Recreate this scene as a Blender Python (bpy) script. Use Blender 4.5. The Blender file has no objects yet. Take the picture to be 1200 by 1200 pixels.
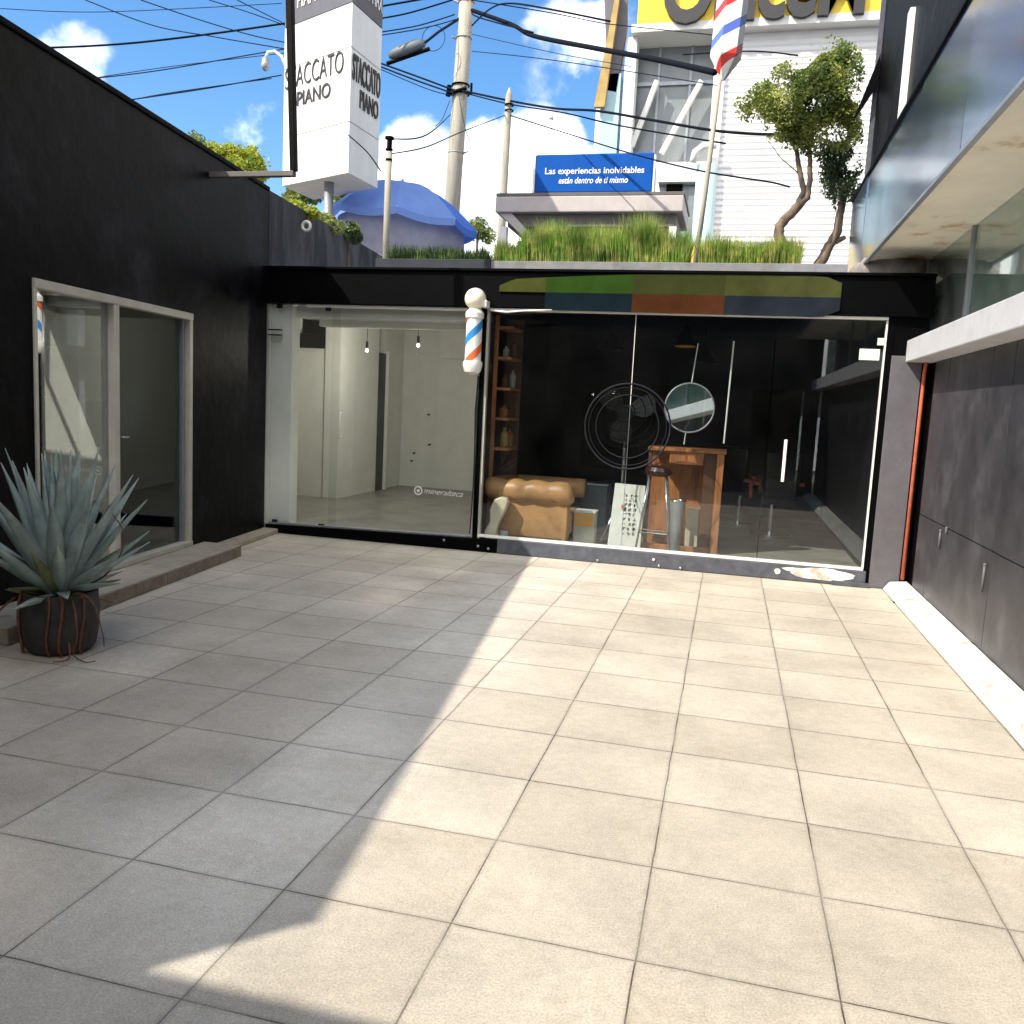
import bpy, math, random
from mathutils import Vector, Matrix, noise
R = math.radians
S = bpy.context.scene
COL = S.collection
random.seed(7)

# ------------------------------------------------------------------ camera
CAM = Vector((0.15095, -2.50846, 1.68330))
FPX = 1008.8                                    # focal length in pixels of the 1200 px photograph
ROT = Matrix.Rotation(0.240785, 3, 'Z') @ Matrix.Rotation(-0.123553, 3, 'X') @ Matrix.Rotation(-0.050172, 3, 'Y')
cam = bpy.data.cameras.new('camera')
cam_o = bpy.data.objects.new('camera', cam)
COL.objects.link(cam_o)
cam.sensor_width = 36.0
cam.lens = FPX / 1200 * 36.0
cam.clip_start = 0.05
cam.clip_end = 2000
right = ROT @ Vector((1, 0, 0)); fwd = ROT @ Vector((0, 1, 0)); up = ROT @ Vector((0, 0, 1))
mw = Matrix((right, up, -fwd)).transposed().to_4x4()
mw.translation = CAM
cam_o.matrix_world = mw
S.camera = cam_o

def ray(u, v):
    return ROT @ Vector(((u - 600) / FPX, 1.0, -(v - 600) / FPX))

def P(u, v, x=None, y=None, z=None):
    """point at a known real distance: on the plane x=, y= or z="""
    d = ray(u, v)
    if x is not None: t = (x - CAM.x) / d.x
    elif y is not None: t = (y - CAM.y) / d.y
    else: t = (z - CAM.z) / d.z
    return CAM + d * t

# ------------------------------------------------------------------ light, sky, exposure
SUN = Vector((0.69, 0.73, -0.945)).normalized()      # direction the light travels
S.view_settings.view_transform = 'Standard'
S.view_settings.look = 'None'
S.view_settings.exposure = 0.98
S.view_settings.gamma = 1.0
sl = bpy.data.lights.new('sun', 'SUN')
sl.energy = 3.3; sl.angle = R(0.5); sl.color = (1.0, 0.93, 0.80)
so = bpy.data.objects.new('sun', sl); COL.objects.link(so)
so.rotation_euler = SUN.to_track_quat('-Z', 'Y').to_euler()
so.location = (-10, -12, 20)

world = bpy.data.worlds.new('World'); S.world = world; world.use_nodes = True
nt = world.node_tree; nt.nodes.clear()
N = nt.nodes.new; LK = nt.links.new
out = N('ShaderNodeOutputWorld'); bg = N('ShaderNodeBackground'); bg.inputs['Strength'].default_value = 0.15
sky = N('ShaderNodeTexSky'); sky.sky_type = 'NISHITA'; sky.sun_disc = False
el = math.asin(-SUN.z); sky.sun_elevation = el
sky.sun_rotation = math.atan2(-SUN.x, -SUN.y) % (2 * math.pi)
sky.air_density = 1.0; sky.dust_density = 0.3; sky.ozone_density = 3.0
hs = N('ShaderNodeHueSaturation'); hs.inputs['Saturation'].default_value = 1.22; hs.inputs['Value'].default_value = 0.80
LK(sky.outputs[0], hs.inputs['Color'])
tc = N('ShaderNodeTexCoord')
nz = N('ShaderNodeTexNoise'); nz.inputs['Scale'].default_value = 8; nz.inputs['Detail'].default_value = 9; nz.inputs['Roughness'].default_value = 0.58
LK(tc.outputs['Generated'], nz.inputs['Vector'])
def wmath(op, a, b=None):
    n = N('ShaderNodeMath'); n.operation = op
    for i, v in enumerate((a, b)):
        if v is None: continue
        if isinstance(v, (int, float)): n.inputs[i].default_value = v
        else: LK(v, n.inputs[i])
    return n.outputs[0]
acc = None
# each cloud: centre direction (pixel), cos radius, weight
CLOUDS = [((575, 235), 5.5, 1.0), ((640, 215), 5.5, 0.95), ((490, 205), 4.0, 0.85), ((85, 75), 3.2, 0.48),
          ((300, 165), 4, 0.22), ((470, 5), 4, 0.36), ((680, 60), 5.0, 0.28), ((610, 300), 8.0, 1.0),
          ((440, 300), 8.0, 0.6), ((1500, -300), 16, 0.7), ((1300, 100), 12, .6)]
for (px, rad, wgt) in CLOUDS:
    d = ray(*px).normalized()
    vm = N('ShaderNodeVectorMath'); vm.operation = 'DOT_PRODUCT'; LK(tc.outputs['Generated'], vm.inputs[0]); vm.inputs[1].default_value = d
    mr = N('ShaderNodeMapRange'); mr.interpolation_type = 'SMOOTHSTEP'
    mr.inputs['From Min'].default_value = math.cos(R(rad)); mr.inputs['From Max'].default_value = 1.0
    mr.inputs['To Min'].default_value = 0; mr.inputs['To Max'].default_value = wgt
    LK(vm.outputs['Value'], mr.inputs['Value'])
    acc = mr.outputs[0] if acc is None else wmath('MAXIMUM', acc, mr.outputs[0])
# elsewhere (behind and to the sides) broken cloud out of view, thickened to brighten the shade
nz2 = N('ShaderNodeTexNoise'); nz2.inputs['Scale'].default_value = 2.2; nz2.inputs['Detail'].default_value = 8; nz2.inputs['Roughness'].default_value = 0.62
LK(tc.outputs['Generated'], nz2.inputs['Vector'])
sepw = N('ShaderNodeSeparateXYZ'); LK(tc.outputs['Generated'], sepw.inputs[0])
back = N('ShaderNodeMapRange'); back.inputs['From Min'].default_value = 0.3; back.inputs['From Max'].default_value = -0.2
LK(sepw.outputs['Y'], back.inputs['Value'])
bc = wmath('MULTIPLY', back.outputs[0], wmath('MULTIPLY', nz2.outputs['Fac'], 2.1))
acc = wmath('MAXIMUM', acc, bc)
cl = wmath('ADD', wmath('MULTIPLY', acc, 0.95), wmath('MULTIPLY', wmath('SUBTRACT', nz.outputs['Fac'], 0.5), 1.9))
ss = N('ShaderNodeMapRange'); ss.interpolation_type = 'SMOOTHSTEP'
ss.inputs['From Min'].default_value = 0.30; ss.inputs['From Max'].default_value = 0.72; LK(cl, ss.inputs['Value'])
mx = N('ShaderNodeMix'); mx.data_type = 'RGBA'
LK(ss.outputs[0], mx.inputs['Factor']); LK(hs.outputs[0], mx.inputs['A'])
cs = N('ShaderNodeTexNoise'); cs.inputs['Scale'].default_value = 14; cs.inputs['Detail'].default_value = 7; LK(tc.outputs['Generated'], cs.inputs['Vector'])
cm = N('ShaderNodeMapRange'); cm.interpolation_type = 'SMOOTHSTEP'; cm.inputs['From Min'].default_value = .38; cm.inputs['From Max'].default_value = .62; LK(cs.outputs['Fac'], cm.inputs['Value'])
cmx = N('ShaderNodeMix'); cmx.data_type = 'RGBA'; LK(cm.outputs[0], cmx.inputs['Factor']); cmx.inputs['A'].default_value = (4.2, 4.6, 5.3, 1); cmx.inputs['B'].default_value = (10.5, 10.2, 10.0, 1)
LK(cmx.outputs['Result'], mx.inputs['B'])
LK(mx.outputs['Result'], bg.inputs['Color']); LK(bg.outputs[0], out.inputs[0])

S.cycles.use_denoising = True
S.cycles.max_bounces = 10; S.cycles.transparent_max_bounces = 16
S.cycles.caustics_reflective = True; S.cycles.caustics_refractive = False
S.cycles.sample_clamp_indirect = 30.0
S.cycles.blur_glossy = 0.0
S.cycles.use_guiding = True          # resolves the sunlight the mirrored parapet throws back on the shaded paving
S.cycles.use_surface_guiding = True

# ------------------------------------------------------------------ materials
def newmat(name):
    m = bpy.data.materials.new(name); m.use_nodes = True
    t = m.node_tree; t.nodes.clear()
    o = t.nodes.new('ShaderNodeOutputMaterial'); b = t.nodes.new('ShaderNodeBsdfPrincipled')
    t.links.new(b.outputs[0], o.inputs[0])
    return m, t, b, o

def mat(name, c, rough=0.6, metal=0.0, var=0.12, vs=6.0, bump=0.0, bs=60.0, c2=None, c2s=3.0, c2t=(0.5, 0.6), spec=0.5, sub=0.0, stretch=None, trans=0.0):
    """painted / raw surface: base colour with noise mottling, optional second colour in patches, noise bump"""
    m, t, b, o = newmat(name)
    n = t.nodes.new; l = t.links.new
    co = n('ShaderNodeTexCoord'); vec = co.outputs['Object']
    if stretch:
        mp = n('ShaderNodeMapping'); mp.inputs['Scale'].default_value = stretch; l(vec, mp.inputs[0]); vec = mp.outputs[0]
    a = n('ShaderNodeTexNoise'); a.inputs['Scale'].default_value = vs; a.inputs['Detail'].default_value = 6; a.inputs['Roughness'].default_value = .6; l(vec, a.inputs['Vector'])
    r = n('ShaderNodeMapRange'); r.inputs['From Min'].default_value = .3; r.inputs['From Max'].default_value = .7
    r.inputs['To Min'].default_value = 1 - var; r.inputs['To Max'].default_value = 1 + var; l(a.outputs['Fac'], r.inputs['Value'])
    base = n('ShaderNodeRGB'); base.outputs[0].default_value = (*c, 1); col = base.outputs[0]
    if c2 is not None:
        q = n('ShaderNodeTexNoise'); q.inputs['Scale'].default_value = c2s; q.inputs['Detail'].default_value = 8; q.inputs['Roughness'].default_value = .65; l(vec, q.inputs['Vector'])
        s = n('ShaderNodeMapRange'); s.interpolation_type = 'SMOOTHSTEP'; s.inputs['From Min'].default_value = c2t[0]; s.inputs['From Max'].default_value = c2t[1]; l(q.outputs['Fac'], s.inputs['Value'])
        x = n('ShaderNodeMix'); x.data_type = 'RGBA'; l(s.outputs[0], x.inputs['Factor']); l(col, x.inputs['A']); x.inputs['B'].default_value = (*c2, 1); col = x.outputs['Result']
    mu = n('ShaderNodeVectorMath'); mu.operation = 'SCALE'; l(col, mu.inputs[0]); l(r.outputs[0], mu.inputs['Scale'])
    l(mu.outputs[0], b.inputs['Base Color'])
    b.inputs['Roughness'].default_value = rough; b.inputs['Metallic'].default_value = metal
    b.inputs['Specular IOR Level'].default_value = spec
    if bump:
        k = n('ShaderNodeTexNoise'); k.inputs['Scale'].default_value = bs; k.inputs['Detail'].default_value = 4; l(vec, k.inputs['Vector'])
        u = n('ShaderNodeBump'); u.inputs['Strength'].default_value = bump; u.inputs['Distance'].default_value = .01; l(k.outputs['Fac'], u.inputs['Height']); l(u.outputs[0], b.inputs['Normal'])
    if trans:
        tr = n('ShaderNodeBsdfTranslucent'); l(mu.outputs[0], tr.inputs['Color'])
        mxs = n('ShaderNodeMixShader'); mxs.inputs[0].default_value = trans; l(b.outputs[0], mxs.inputs[1]); l(tr.outputs[0], mxs.inputs[2]); l(mxs.outputs[0], o.inputs[0])
    return m

def glass(name, tint=(.9, .93, .92), rough=0.0, ior=1.5, dirt=0.04, boost=1.0, wav=0.0):
    """thin pane: fresnel mix of clear transmission and mirror reflection with a film of dust"""
    m = bpy.data.materials.new(name); m.use_nodes = True; t = m.node_tree; t.nodes.clear(); n = t.nodes.new; l = t.links.new
    o = n('ShaderNodeOutputMaterial'); f = n('ShaderNodeFresnel'); f.inputs['IOR'].default_value = ior
    ge = n('ShaderNodeNewGeometry'); io = n('ShaderNodeMapRange'); io.inputs['To Min'].default_value = ior; io.inputs['To Max'].default_value = 1 / ior; l(ge.outputs['Backfacing'], io.inputs['Value']); l(io.outputs[0], f.inputs['IOR'])
    tr = n('ShaderNodeBsdfTransparent'); tr.inputs[0].default_value = (*[c ** .5 for c in tint], 1)
    g = n('ShaderNodeBsdfGlossy'); g.inputs['Roughness'].default_value = rough; g.inputs['Color'].default_value = (.95, .97, 1, 1)
    mu = n('ShaderNodeMath'); mu.operation = 'MULTIPLY'; mu.inputs[1].default_value = boost; mu.use_clamp = True; l(f.outputs[0], mu.inputs[0])
    x = n('ShaderNodeMixShader'); l(mu.outputs[0], x.inputs[0]); l(tr.outputs[0], x.inputs[1]); l(g.outputs[0], x.inputs[2])
    df = n('ShaderNodeBsdfDiffuse'); df.inputs[0].default_value = (.7, .7, .66, 1)
    co = n('ShaderNodeTexCoord'); q = n('ShaderNodeTexNoise'); q.inputs['Scale'].default_value = 2.5; q.inputs['Detail'].default_value = 8; l(co.outputs['Object'], q.inputs['Vector'])
    r = n('ShaderNodeMapRange'); r.inputs['From Min'].default_value = .35; r.inputs['From Max'].default_value = .75; r.inputs['To Min'].default_value = dirt * .3; r.inputs['To Max'].default_value = dirt * 1.6; l(q.outputs['Fac'], r.inputs['Value'])
    y = n('ShaderNodeMixShader'); l(r.outputs[0], y.inputs[0]); l(x.outputs[0], y.inputs[1]); l(df.outputs[0], y.inputs[2])
    if wav:
        w = n('ShaderNodeTexNoise'); w.inputs['Scale'].default_value = 1.1; w.inputs['Detail'].default_value = 1; l(co.outputs['Object'], w.inputs['Vector'])
        bu = n('ShaderNodeBump'); bu.inputs['Strength'].default_value = wav; bu.inputs['Distance'].default_value = .05; l(w.outputs['Fac'], bu.inputs['Height']); l(bu.outputs[0], g.inputs['Normal']); 
    l(y.outputs[0], o.inputs[0])
    return m

def stripe_mat(name, cols, pitch, slope, width):
    """barber-pole paint: diagonal stripes wound round the vertical axis of the object"""
    m, t, b, o = newmat(name); n = t.nodes.new; l = t.links.new
    co = n('ShaderNodeTexCoord'); s = n('ShaderNodeSeparateXYZ'); l(co.outputs['Object'], s.inputs[0])
    at = n('ShaderNodeMath'); at.operation = 'ARCTAN2'; l(s.outputs['Y'], at.inputs[0]); l(s.outputs['X'], at.inputs[1])
    def mth(op, a, b_):
        k = n('ShaderNodeMath'); k.operation = op
        for i, v in enumerate((a, b_)):
            if isinstance(v, (int, float)): k.inputs[i].default_value = v
            else: l(v, k.inputs[i])
        return k.outputs[0]
    h = mth('ADD', mth('DIVIDE', s.outputs['Z'], pitch), mth('MULTIPLY', at.outputs[0], slope / (2 * math.pi)))
    fr = mth('FRACT', mth('ADD', h, 50.0), 0)
    cr = n('ShaderNodeValToRGB'); cr.color_ramp.interpolation = 'CONSTANT'; l(fr, cr.inputs[0])
    e = cr.color_ramp.elements
    e[0].position = 0; e[0].color = (*cols[0], 1); e[1].position = width; e[1].color = (.82, .82, .8, 1)
    a = e.new(.5); a.color = (*cols[1], 1); c = e.new(.5 + width); c.color = (.82, .82, .8, 1)
    l(cr.outputs[0], b.inputs['Base Color']); b.inputs['Roughness'].default_value = .35
    return m

def paving_mat():
    m, t, b, o = newmat('washed_concrete_paving'); n = t.nodes.new; l = t.links.new
    co = n('ShaderNodeTexCoord')
    # slight waviness of the joints
    dn = n('ShaderNodeTexNoise'); dn.inputs['Scale'].default_value = 3.0; l(co.outputs['Object'], dn.inputs['Vector'])
    dsub = n('ShaderNodeVectorMath'); dsub.operation = 'SUBTRACT'; l(dn.outputs['Color'], dsub.inputs[0]); dsub.inputs[1].default_value = (.5, .5, .5)
    dsc = n('ShaderNodeVectorMath'); dsc.operation = 'SCALE'; dsc.inputs['Scale'].default_value = .012; l(dsub.outputs[0], dsc.inputs[0])
    dad = n('ShaderNodeVectorMath'); dad.operation = 'ADD'; l(co.outputs['Object'], dad.inputs[0]); l(dsc.outputs[0], dad.inputs[1])
    def brick(ms, smooth):
        k = n('ShaderNodeTexBrick'); k.offset = 0; k.squash = 1; k.inputs['Scale'].default_value = 1; k.inputs['Brick Width'].default_value = .6; k.inputs['Row Height'].default_value = .5713
        k.inputs['Mortar Size'].default_value = ms; k.inputs['Mortar Smooth'].default_value = smooth; k.inputs['Bias'].default_value = 0
        k.inputs['Color1'].default_value = (.485, .432, .355, 1); k.inputs['Color2'].default_value = (.57, .516, .432, 1); k.inputs['Mortar'].default_value = (.17, .13, .095, 1)
        l(dad.outputs[0], k.inputs['Vector']); return k
    bk = brick(.0028, .15); edge = brick(.022, 1.0)
    def noise_(scale, det=6, rg=.6):
        a = n('ShaderNodeTexNoise'); a.inputs['Scale'].default_value = scale; a.inputs['Detail'].default_value = det; a.inputs['Roughness'].default_value = rg; l(co.outputs['Object'], a.inputs['Vector']); return a
    def rng(src, a, b_, c, d):
        r = n('ShaderNodeMapRange'); r.inputs['From Min'].default_value = a; r.inputs['From Max'].default_value = b_; r.inputs['To Min'].default_value = c; r.inputs['To Max'].default_value = d; l(src, r.inputs['Value']); return r.outputs[0]
    def mul(a, b_):
        k = n('ShaderNodeMath'); k.operation = 'MULTIPLY'; l(a, k.inputs[0]); l(b_, k.inputs[1]); return k.outputs[0]
    f1 = rng(noise_(1.3, 8, .65).outputs['Fac'], .3, .7, .76, 1.14)       # broad soiling
    f2 = rng(noise_(130, 3).outputs['Fac'], .3, .7, .76, 1.2)            # exposed aggregate
    f3 = rng(noise_(22, 6, .75).outputs['Fac'], .3, .72, .86, 1.08)
    vo = n('ShaderNodeTexVoronoi'); vo.inputs['Scale'].default_value = 210; l(co.outputs['Object'], vo.inputs['Vector'])
    f4 = rng(vo.outputs['Distance'], 0, .45, .80, 1.05)
    f5 = rng(edge.outputs['Fac'], 0, 1, 1.0, .84)
    f = mul(mul(mul(f1, f2), mul(f3, f4)), f5)
    # joint strength fades in places: filled with dust
    jn = rng(noise_(2.2, 3).outputs['Fac'], .38, .62, .35, 1.0)
    jf = mul(bk.outputs['Fac'], jn)
    base = n('ShaderNodeMix'); base.data_type = 'RGBA'; l(jf, base.inputs['Factor']); l(bk.outputs['Color'], base.inputs['A']); base.inputs['B'].default_value = (.10, .075, .05, 1)
    # (brick colour already carries the mortar; keep tile colour by mixing the two brick colours)
    k2 = brick(0.0, 0); l(k2.outputs['Color'], base.inputs['A'])
    # rusty / oily stains
    st = n('ShaderNodeMix'); st.data_type = 'RGBA'; l(rng(noise_(.8, 9, .72).outputs['Fac'], .54, .72, 0, .55), st.inputs['Factor']); l(base.outputs['Result'], st.inputs['A']); st.inputs['B'].default_value = (.36, .29, .20, 1)
    sc = n('ShaderNodeVectorMath'); sc.operation = 'SCALE'; l(st.outputs['Result'], sc.inputs[0]); l(f, sc.inputs['Scale'])
    # little dark spots
    v2 = n('ShaderNodeTexVoronoi'); v2.inputs['Scale'].default_value = .9; v2.inputs['Randomness'].default_value = 1; l(co.outputs['Object'], v2.inputs['Vector'])
    sp = n('ShaderNodeMix'); sp.data_type = 'RGBA'; l(rng(v2.outputs['Distance'], .010, .006, 0, 1), sp.inputs['Factor']); l(sc.outputs[0], sp.inputs['A']); sp.inputs['B'].default_value = (.03, .025, .02, 1)
    l(sp.outputs['Result'], b.inputs['Base Color']); b.inputs['Roughness'].default_value = .62; b.inputs['Specular IOR Level'].default_value = .35
    bu = n('ShaderNodeBump'); bu.inputs['Strength'].default_value = .35; bu.inputs['Distance'].default_value = .004; l(mul(f2, f4), bu.inputs['Height'])
    b2 = n('ShaderNodeBump'); b2.invert = True; b2.inputs['Strength'].default_value = .8; b2.inputs['Distance'].default_value = .006; l(bk.outputs['Fac'], b2.inputs['Height']); l(bu.outputs[0], b2.inputs['Normal'])
    l(b2.outputs[0], b.inputs['Normal'])
    return m

M = dict(
    paving=paving_mat(),
    black_wall=mat('black_painted_render', (.0013, .0014, .0026), .45, spec=.09, var=.7, vs=2.6, bump=.6, bs=7, c2=(.024, .022, .031), c2s=1.0, c2t=(.47, .78)),  # paler blotches paint in soft reflected light on the wall, and some wear
    grey_wall=mat('weathered_dark_concrete', (.085, .08, .085), .8, var=.5, vs=3.5, bump=.5, bs=30, c2=(.03, .03, .034), c2s=2.3, c2t=(.42, .6), stretch=(1, 1, .3)),
    black_steel=mat('black_painted_steel', (.0015, .0015, .002), .5, spec=.06, var=.35, vs=5, bump=.12, bs=30),
    grey_steel=mat('blue_grey_painted_steel', (.075, .08, .10), .5, var=.3, vs=9, bump=.2, bs=60, c2=(.55, .54, .52), c2s=3.2, c2t=(.66, .70)),
    pilaster=mat('slate_grey_paint', (.105, .10, .115), .6, var=.16, vs=4, bump=.2, bs=40),
    panel=mat('dark_cladding_panel', (.036, .035, .042), .42, var=.35, vs=3.2, bump=.15, bs=18, c2=(.075, .073, .082), c2s=2.2, c2t=(.45, .75)),
    white_paint=mat('white_wall_paint', (.74, .74, .70), .7, var=.06, vs=3, bump=.1, bs=50),
    kerb_white=mat('worn_white_kerb_paint', (.80, .78, .73), .7, var=.10, vs=7, bump=.5, bs=40, c2=(.42, .38, .32), c2s=5, c2t=(.50, .64)),
    ledge=mat('pale_ledge_paint', (.52, .52, .54), .6, var=.10, vs=5, bump=.2, bs=40),
    soffit=mat('stained_cream_soffit', (.80, .74, .62), .75, var=.08, vs=2, bump=.15, bs=20, c2=(.50, .33, .15), c2s=1.3, c2t=(.56, .68)),
    frame_alu=mat('pale_aluminium_frame', (.52, .50, .43), .4, metal=.15, var=.10, vs=5),
    chrome=mat('polished_metal', (.75, .75, .76), .2, metal=1, var=.05),
    white_plastic=mat('white_plastic', (.80, .79, .74), .3, var=.03),
    concrete=mat('planter_concrete', (.19, .19, .195), .85, var=.22, vs=7, bump=.4, bs=60),
    concrete_dark=mat('dark_planter_concrete', (.022, .026, .036), .8, var=.25, vs=7, bump=.3, bs=60),
    step=mat('doorstep_concrete', (.36, .32, .255), .8, var=.22, vs=5, bump=.4, bs=70, c2=(.20, .16, .12), c2s=5, c2t=(.56, .70)),
    step_side=mat('doorstep_edge', (.22, .18, .135), .85, var=.3, vs=9, bump=.5, bs=60),
    pole_concrete=mat('concrete_pole', (.36, .335, .28), .9, var=.18, vs=3, bump=.4, bs=40, c2=(.28, .26, .22), c2s=2, c2t=(.55, .7), stretch=(3, 3, .4)),
    red=mat('red_pipe_paint', (.56, .13, .07), .6, var=.2, vs=12),
    cable=mat('cable_rubber', (.006, .007, .012), .8, spec=.1),
    cable_blue=mat('thin_cable_rubber', (.014, .022, .045), .8, spec=.1),
    galv=mat('galvanised_metal', (.33, .35, .38), .45, metal=.6, var=.12),
    tower_white=mat('sign_tower_white', (.78, .77, .74), .55, var=.10, vs=1.5, c2=(.60, .58, .54), c2s=1.6, c2t=(.55, .8), stretch=(2, 2, .5)),
    ink=mat('black_lettering', (.02, .02, .022), .5),
    tower_band=mat('dark_grey_sign_band', (.09, .09, .11), .5),
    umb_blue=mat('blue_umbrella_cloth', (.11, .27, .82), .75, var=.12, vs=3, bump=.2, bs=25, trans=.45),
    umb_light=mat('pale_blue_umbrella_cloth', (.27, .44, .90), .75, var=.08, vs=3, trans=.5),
    umb_grey=mat('lilac_grey_curtain', (.36, .35, .42), .8, var=.12, vs=4, trans=.4),
    shelter=mat('pinkish_grey_roof_paint', (.42, .38, .37), .6, var=.1, vs=3),
    shelter_dark=mat('shelter_dark_steel', (.10, .09, .085), .6),  # one even dark steel colour for cap, underframe and bracket arm
    sign_blue=mat('blue_sign_face', (.004, .075, .34), .6, var=.08, spec=.1),
    yellow=mat('yellow_sign_face', (.80, .55, .03), .5, var=.04, vs=2),
    tan=mat('tan_leather', (.47, .255, .105), .42, var=.16, vs=5, bump=.3, bs=24, c2=(.36, .18, .07), c2s=3, c2t=(.5, .7)),
    cream=mat('cream_leather', (.66, .61, .46), .5, var=.08, vs=8, bump=.2, bs=40),
    wood=mat('orange_wood', (.40, .155, .055), .45, var=.3, vs=3, bump=.2, bs=30, c2=(.22, .075, .03), c2s=4, c2t=(.45, .7), stretch=(4, 4, .6)),
    wood_dark=mat('dark_wood', (.10, .045, .022), .5, var=.3, vs=4, stretch=(4, 4, .6)),
    room_black=mat('black_room_wall', (.005, .0055, .009), .55, spec=.2, var=.4, vs=2),
    room_floor=mat('dusty_grey_floor', (.27, .26, .235), .35, var=.2, vs=2.5, bump=.05, c2=(.20, .19, .17), c2s=1.5, c2t=(.45, .65)),
    paper=mat('white_paper_bag', (.72, .71, .66), .7, var=.05, bump=.4, bs=14),
    orange=mat('orange_card', (.66, .34, .06), .6),
    beige=mat('beige_card', (.55, .50, .38), .7),
    grey_plastic=mat('slate_plastic', (.10, .12, .14), .5),
    black_plastic=mat('black_plastic', (.012, .012, .013), .35),
    steel=mat('brushed_steel', (.42, .45, .48), .3, metal=.9, var=.1),
    stool_seat=mat('dark_red_vinyl', (.035, .008, .007), .35),
    pot=mat('dark_clay_pot', (.038, .034, .030), .7, var=.5, vs=7, bump=.8, bs=22),
    root=mat('dry_root', (.13, .065, .035), .8, var=.3, vs=20),
    strap=mat('orange_brown_strap', (.15, .055, .025), .7, var=.3, vs=20),
    soil=mat('potting_soil', (.035, .026, .018), .95, var=.4, vs=40, bump=1, bs=60),
    agave=mat('blue_green_agave_leaf', (.30, .38, .355), .55, var=.35, vs=6, bump=.15, bs=30, c2=(.46, .52, .48), c2s=5, c2t=(.5, .7)),
    agave_old=mat('olive_old_agave_leaf', (.20, .22, .085), .55, var=.25, vs=6, c2=(.14, .09, .05), c2s=9, c2t=(.5, .65)),
    grass_a=mat('green_ornamental_grass', (.18, .31, .045), .6, var=.55, vs=4, c2=(.42, .45, .13), c2s=5, c2t=(.42, .62), trans=.4),
    grass_b=mat('yellowish_planter_grass', (.25, .35, .06), .6, var=.5, vs=4, c2=(.46, .46, .13), c2s=6, c2t=(.45, .6), trans=.4),
    grass_c=mat('dark_planter_grass', (.035, .08, .016), .6, var=.5, vs=5, c2=(.12, .16, .03), c2s=5, c2t=(.5, .65), trans=.3),
    leaf=mat('tree_leaf', (.13, .19, .04), .5, var=.5, vs=3.5, c2=(.34, .37, .09), c2s=2.6, c2t=(.42, .6), trans=.35),
    leaf_dark=mat('dark_tree_leaf', (.06, .10, .035), .5, var=.5, vs=5, c2=(.20, .24, .08), c2s=5, c2t=(.5, .65), trans=.25),
    leaf_yellow=mat('yellow_green_leaf', (.42, .46, .05), .5, var=.4, vs=4, c2=(.14, .22, .04), c2s=4, c2t=(.5, .62), trans=.4),
    bark=mat('grey_brown_bark', (.17, .125, .085), .9, var=.35, vs=12, bump=.8, bs=40, c2=(.055, .045, .04), c2s=4, c2t=(.5, .6), stretch=(1, 1, .4)),
    office_white=mat('office_white_trim', (.72, .72, .70), .6, var=.05, vs=1),
    teal=mat('pale_turquoise_column', (.36, .56, .62), .5, var=.1, vs=1),
    brown_gold=mat('tarnished_gold_trim', (.34, .23, .07), .5, var=.3, vs=2),
    tarp=mat('grey_tarpaulin', (.23, .20, .18), .8, var=.3, vs=8, bump=.5, bs=18),
    asphalt=mat('street_asphalt', (.05, .05, .052), .9, var=.2, vs=4, bump=.4, bs=80),
    rear=mat('rear_wall_paint', (.045, .045, .048), .7, var=.08, vs=2, bump=.2, bs=30),
    glass_shop=glass('shop_glass', (.80, .84, .83), 0.0, 1.5, .002, 1.1),
    glass_left=glass('left_room_glass', (.92, .94, .92), 0.0, 1.5, .003, .6),
    glass_door=glass('window_glass', (.5, .56, .55), 0.0, 1.5, .001, 1.0),
    glass_film=glass('mirror_film_glass', (.2, .25, .24), 0.0, 1.5, .001, 5.5),
    glass_teal=glass('teal_window_glass', (.62, .80, .76), 0.02, 1.6, .06, 1.3),
    bulb=None,
    decal=mat('dark_grey_decal', (.018, .020, .026), .7, spec=.1),
    lamp_glass=mat('milk_glass_globe', (.86, .80, .64), .25, var=.03),
)
_m, _t, _b, _o = newmat('lit_bulb'); _b.inputs['Emission Color'].default_value = (1, .95, .85, 1); _b.inputs['Emission Strength'].default_value = 2.5; M['bulb'] = _m
# corrugated office wall
def ribbed():
    m, t, b, o = newmat('white_ribbed_cladding'); n = t.nodes.new; l = t.links.new
    co = n('ShaderNodeTexCoord'); s = n('ShaderNodeSeparateXYZ'); l(co.outputs['Object'], s.inputs[0])
    nz_ = n('ShaderNodeTexNoise'); nz_.inputs['Scale'].default_value = .6; nz_.inputs['Detail'].default_value = 5; l(co.outputs['Object'], nz_.inputs['Vector'])
    k = n('ShaderNodeMath'); k.operation = 'MULTIPLY'; k.inputs[1].default_value = 6.2832 / .20; l(s.outputs['Z'], k.inputs[0])
    q = n('ShaderNodeMath'); q.operation = 'SINE'; l(k.outputs[0], q.inputs[0])
    bu = n('ShaderNodeBump'); bu.inputs['Strength'].default_value = 1; bu.inputs['Distance'].default_value = .014; l(q.outputs[0], bu.inputs['Height']); l(bu.outputs[0], b.inputs['Normal'])
    r = n('ShaderNodeMapRange'); r.inputs['From Min'].default_value = .3; r.inputs['From Max'].default_value = .7; r.inputs['To Min'].default_value = .62; r.inputs['To Max'].default_value = .74; l(nz_.outputs['Fac'], r.inputs['Value'])
    cc = n('ShaderNodeCombineColor'); 
    for i in range(3): l(r.outputs[0], cc.inputs[i])
    l(cc.outputs[0], b.inputs['Base Color']); b.inputs['Roughness'].default_value = .5
    return m
M['ribbed'] = ribbed()
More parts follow.
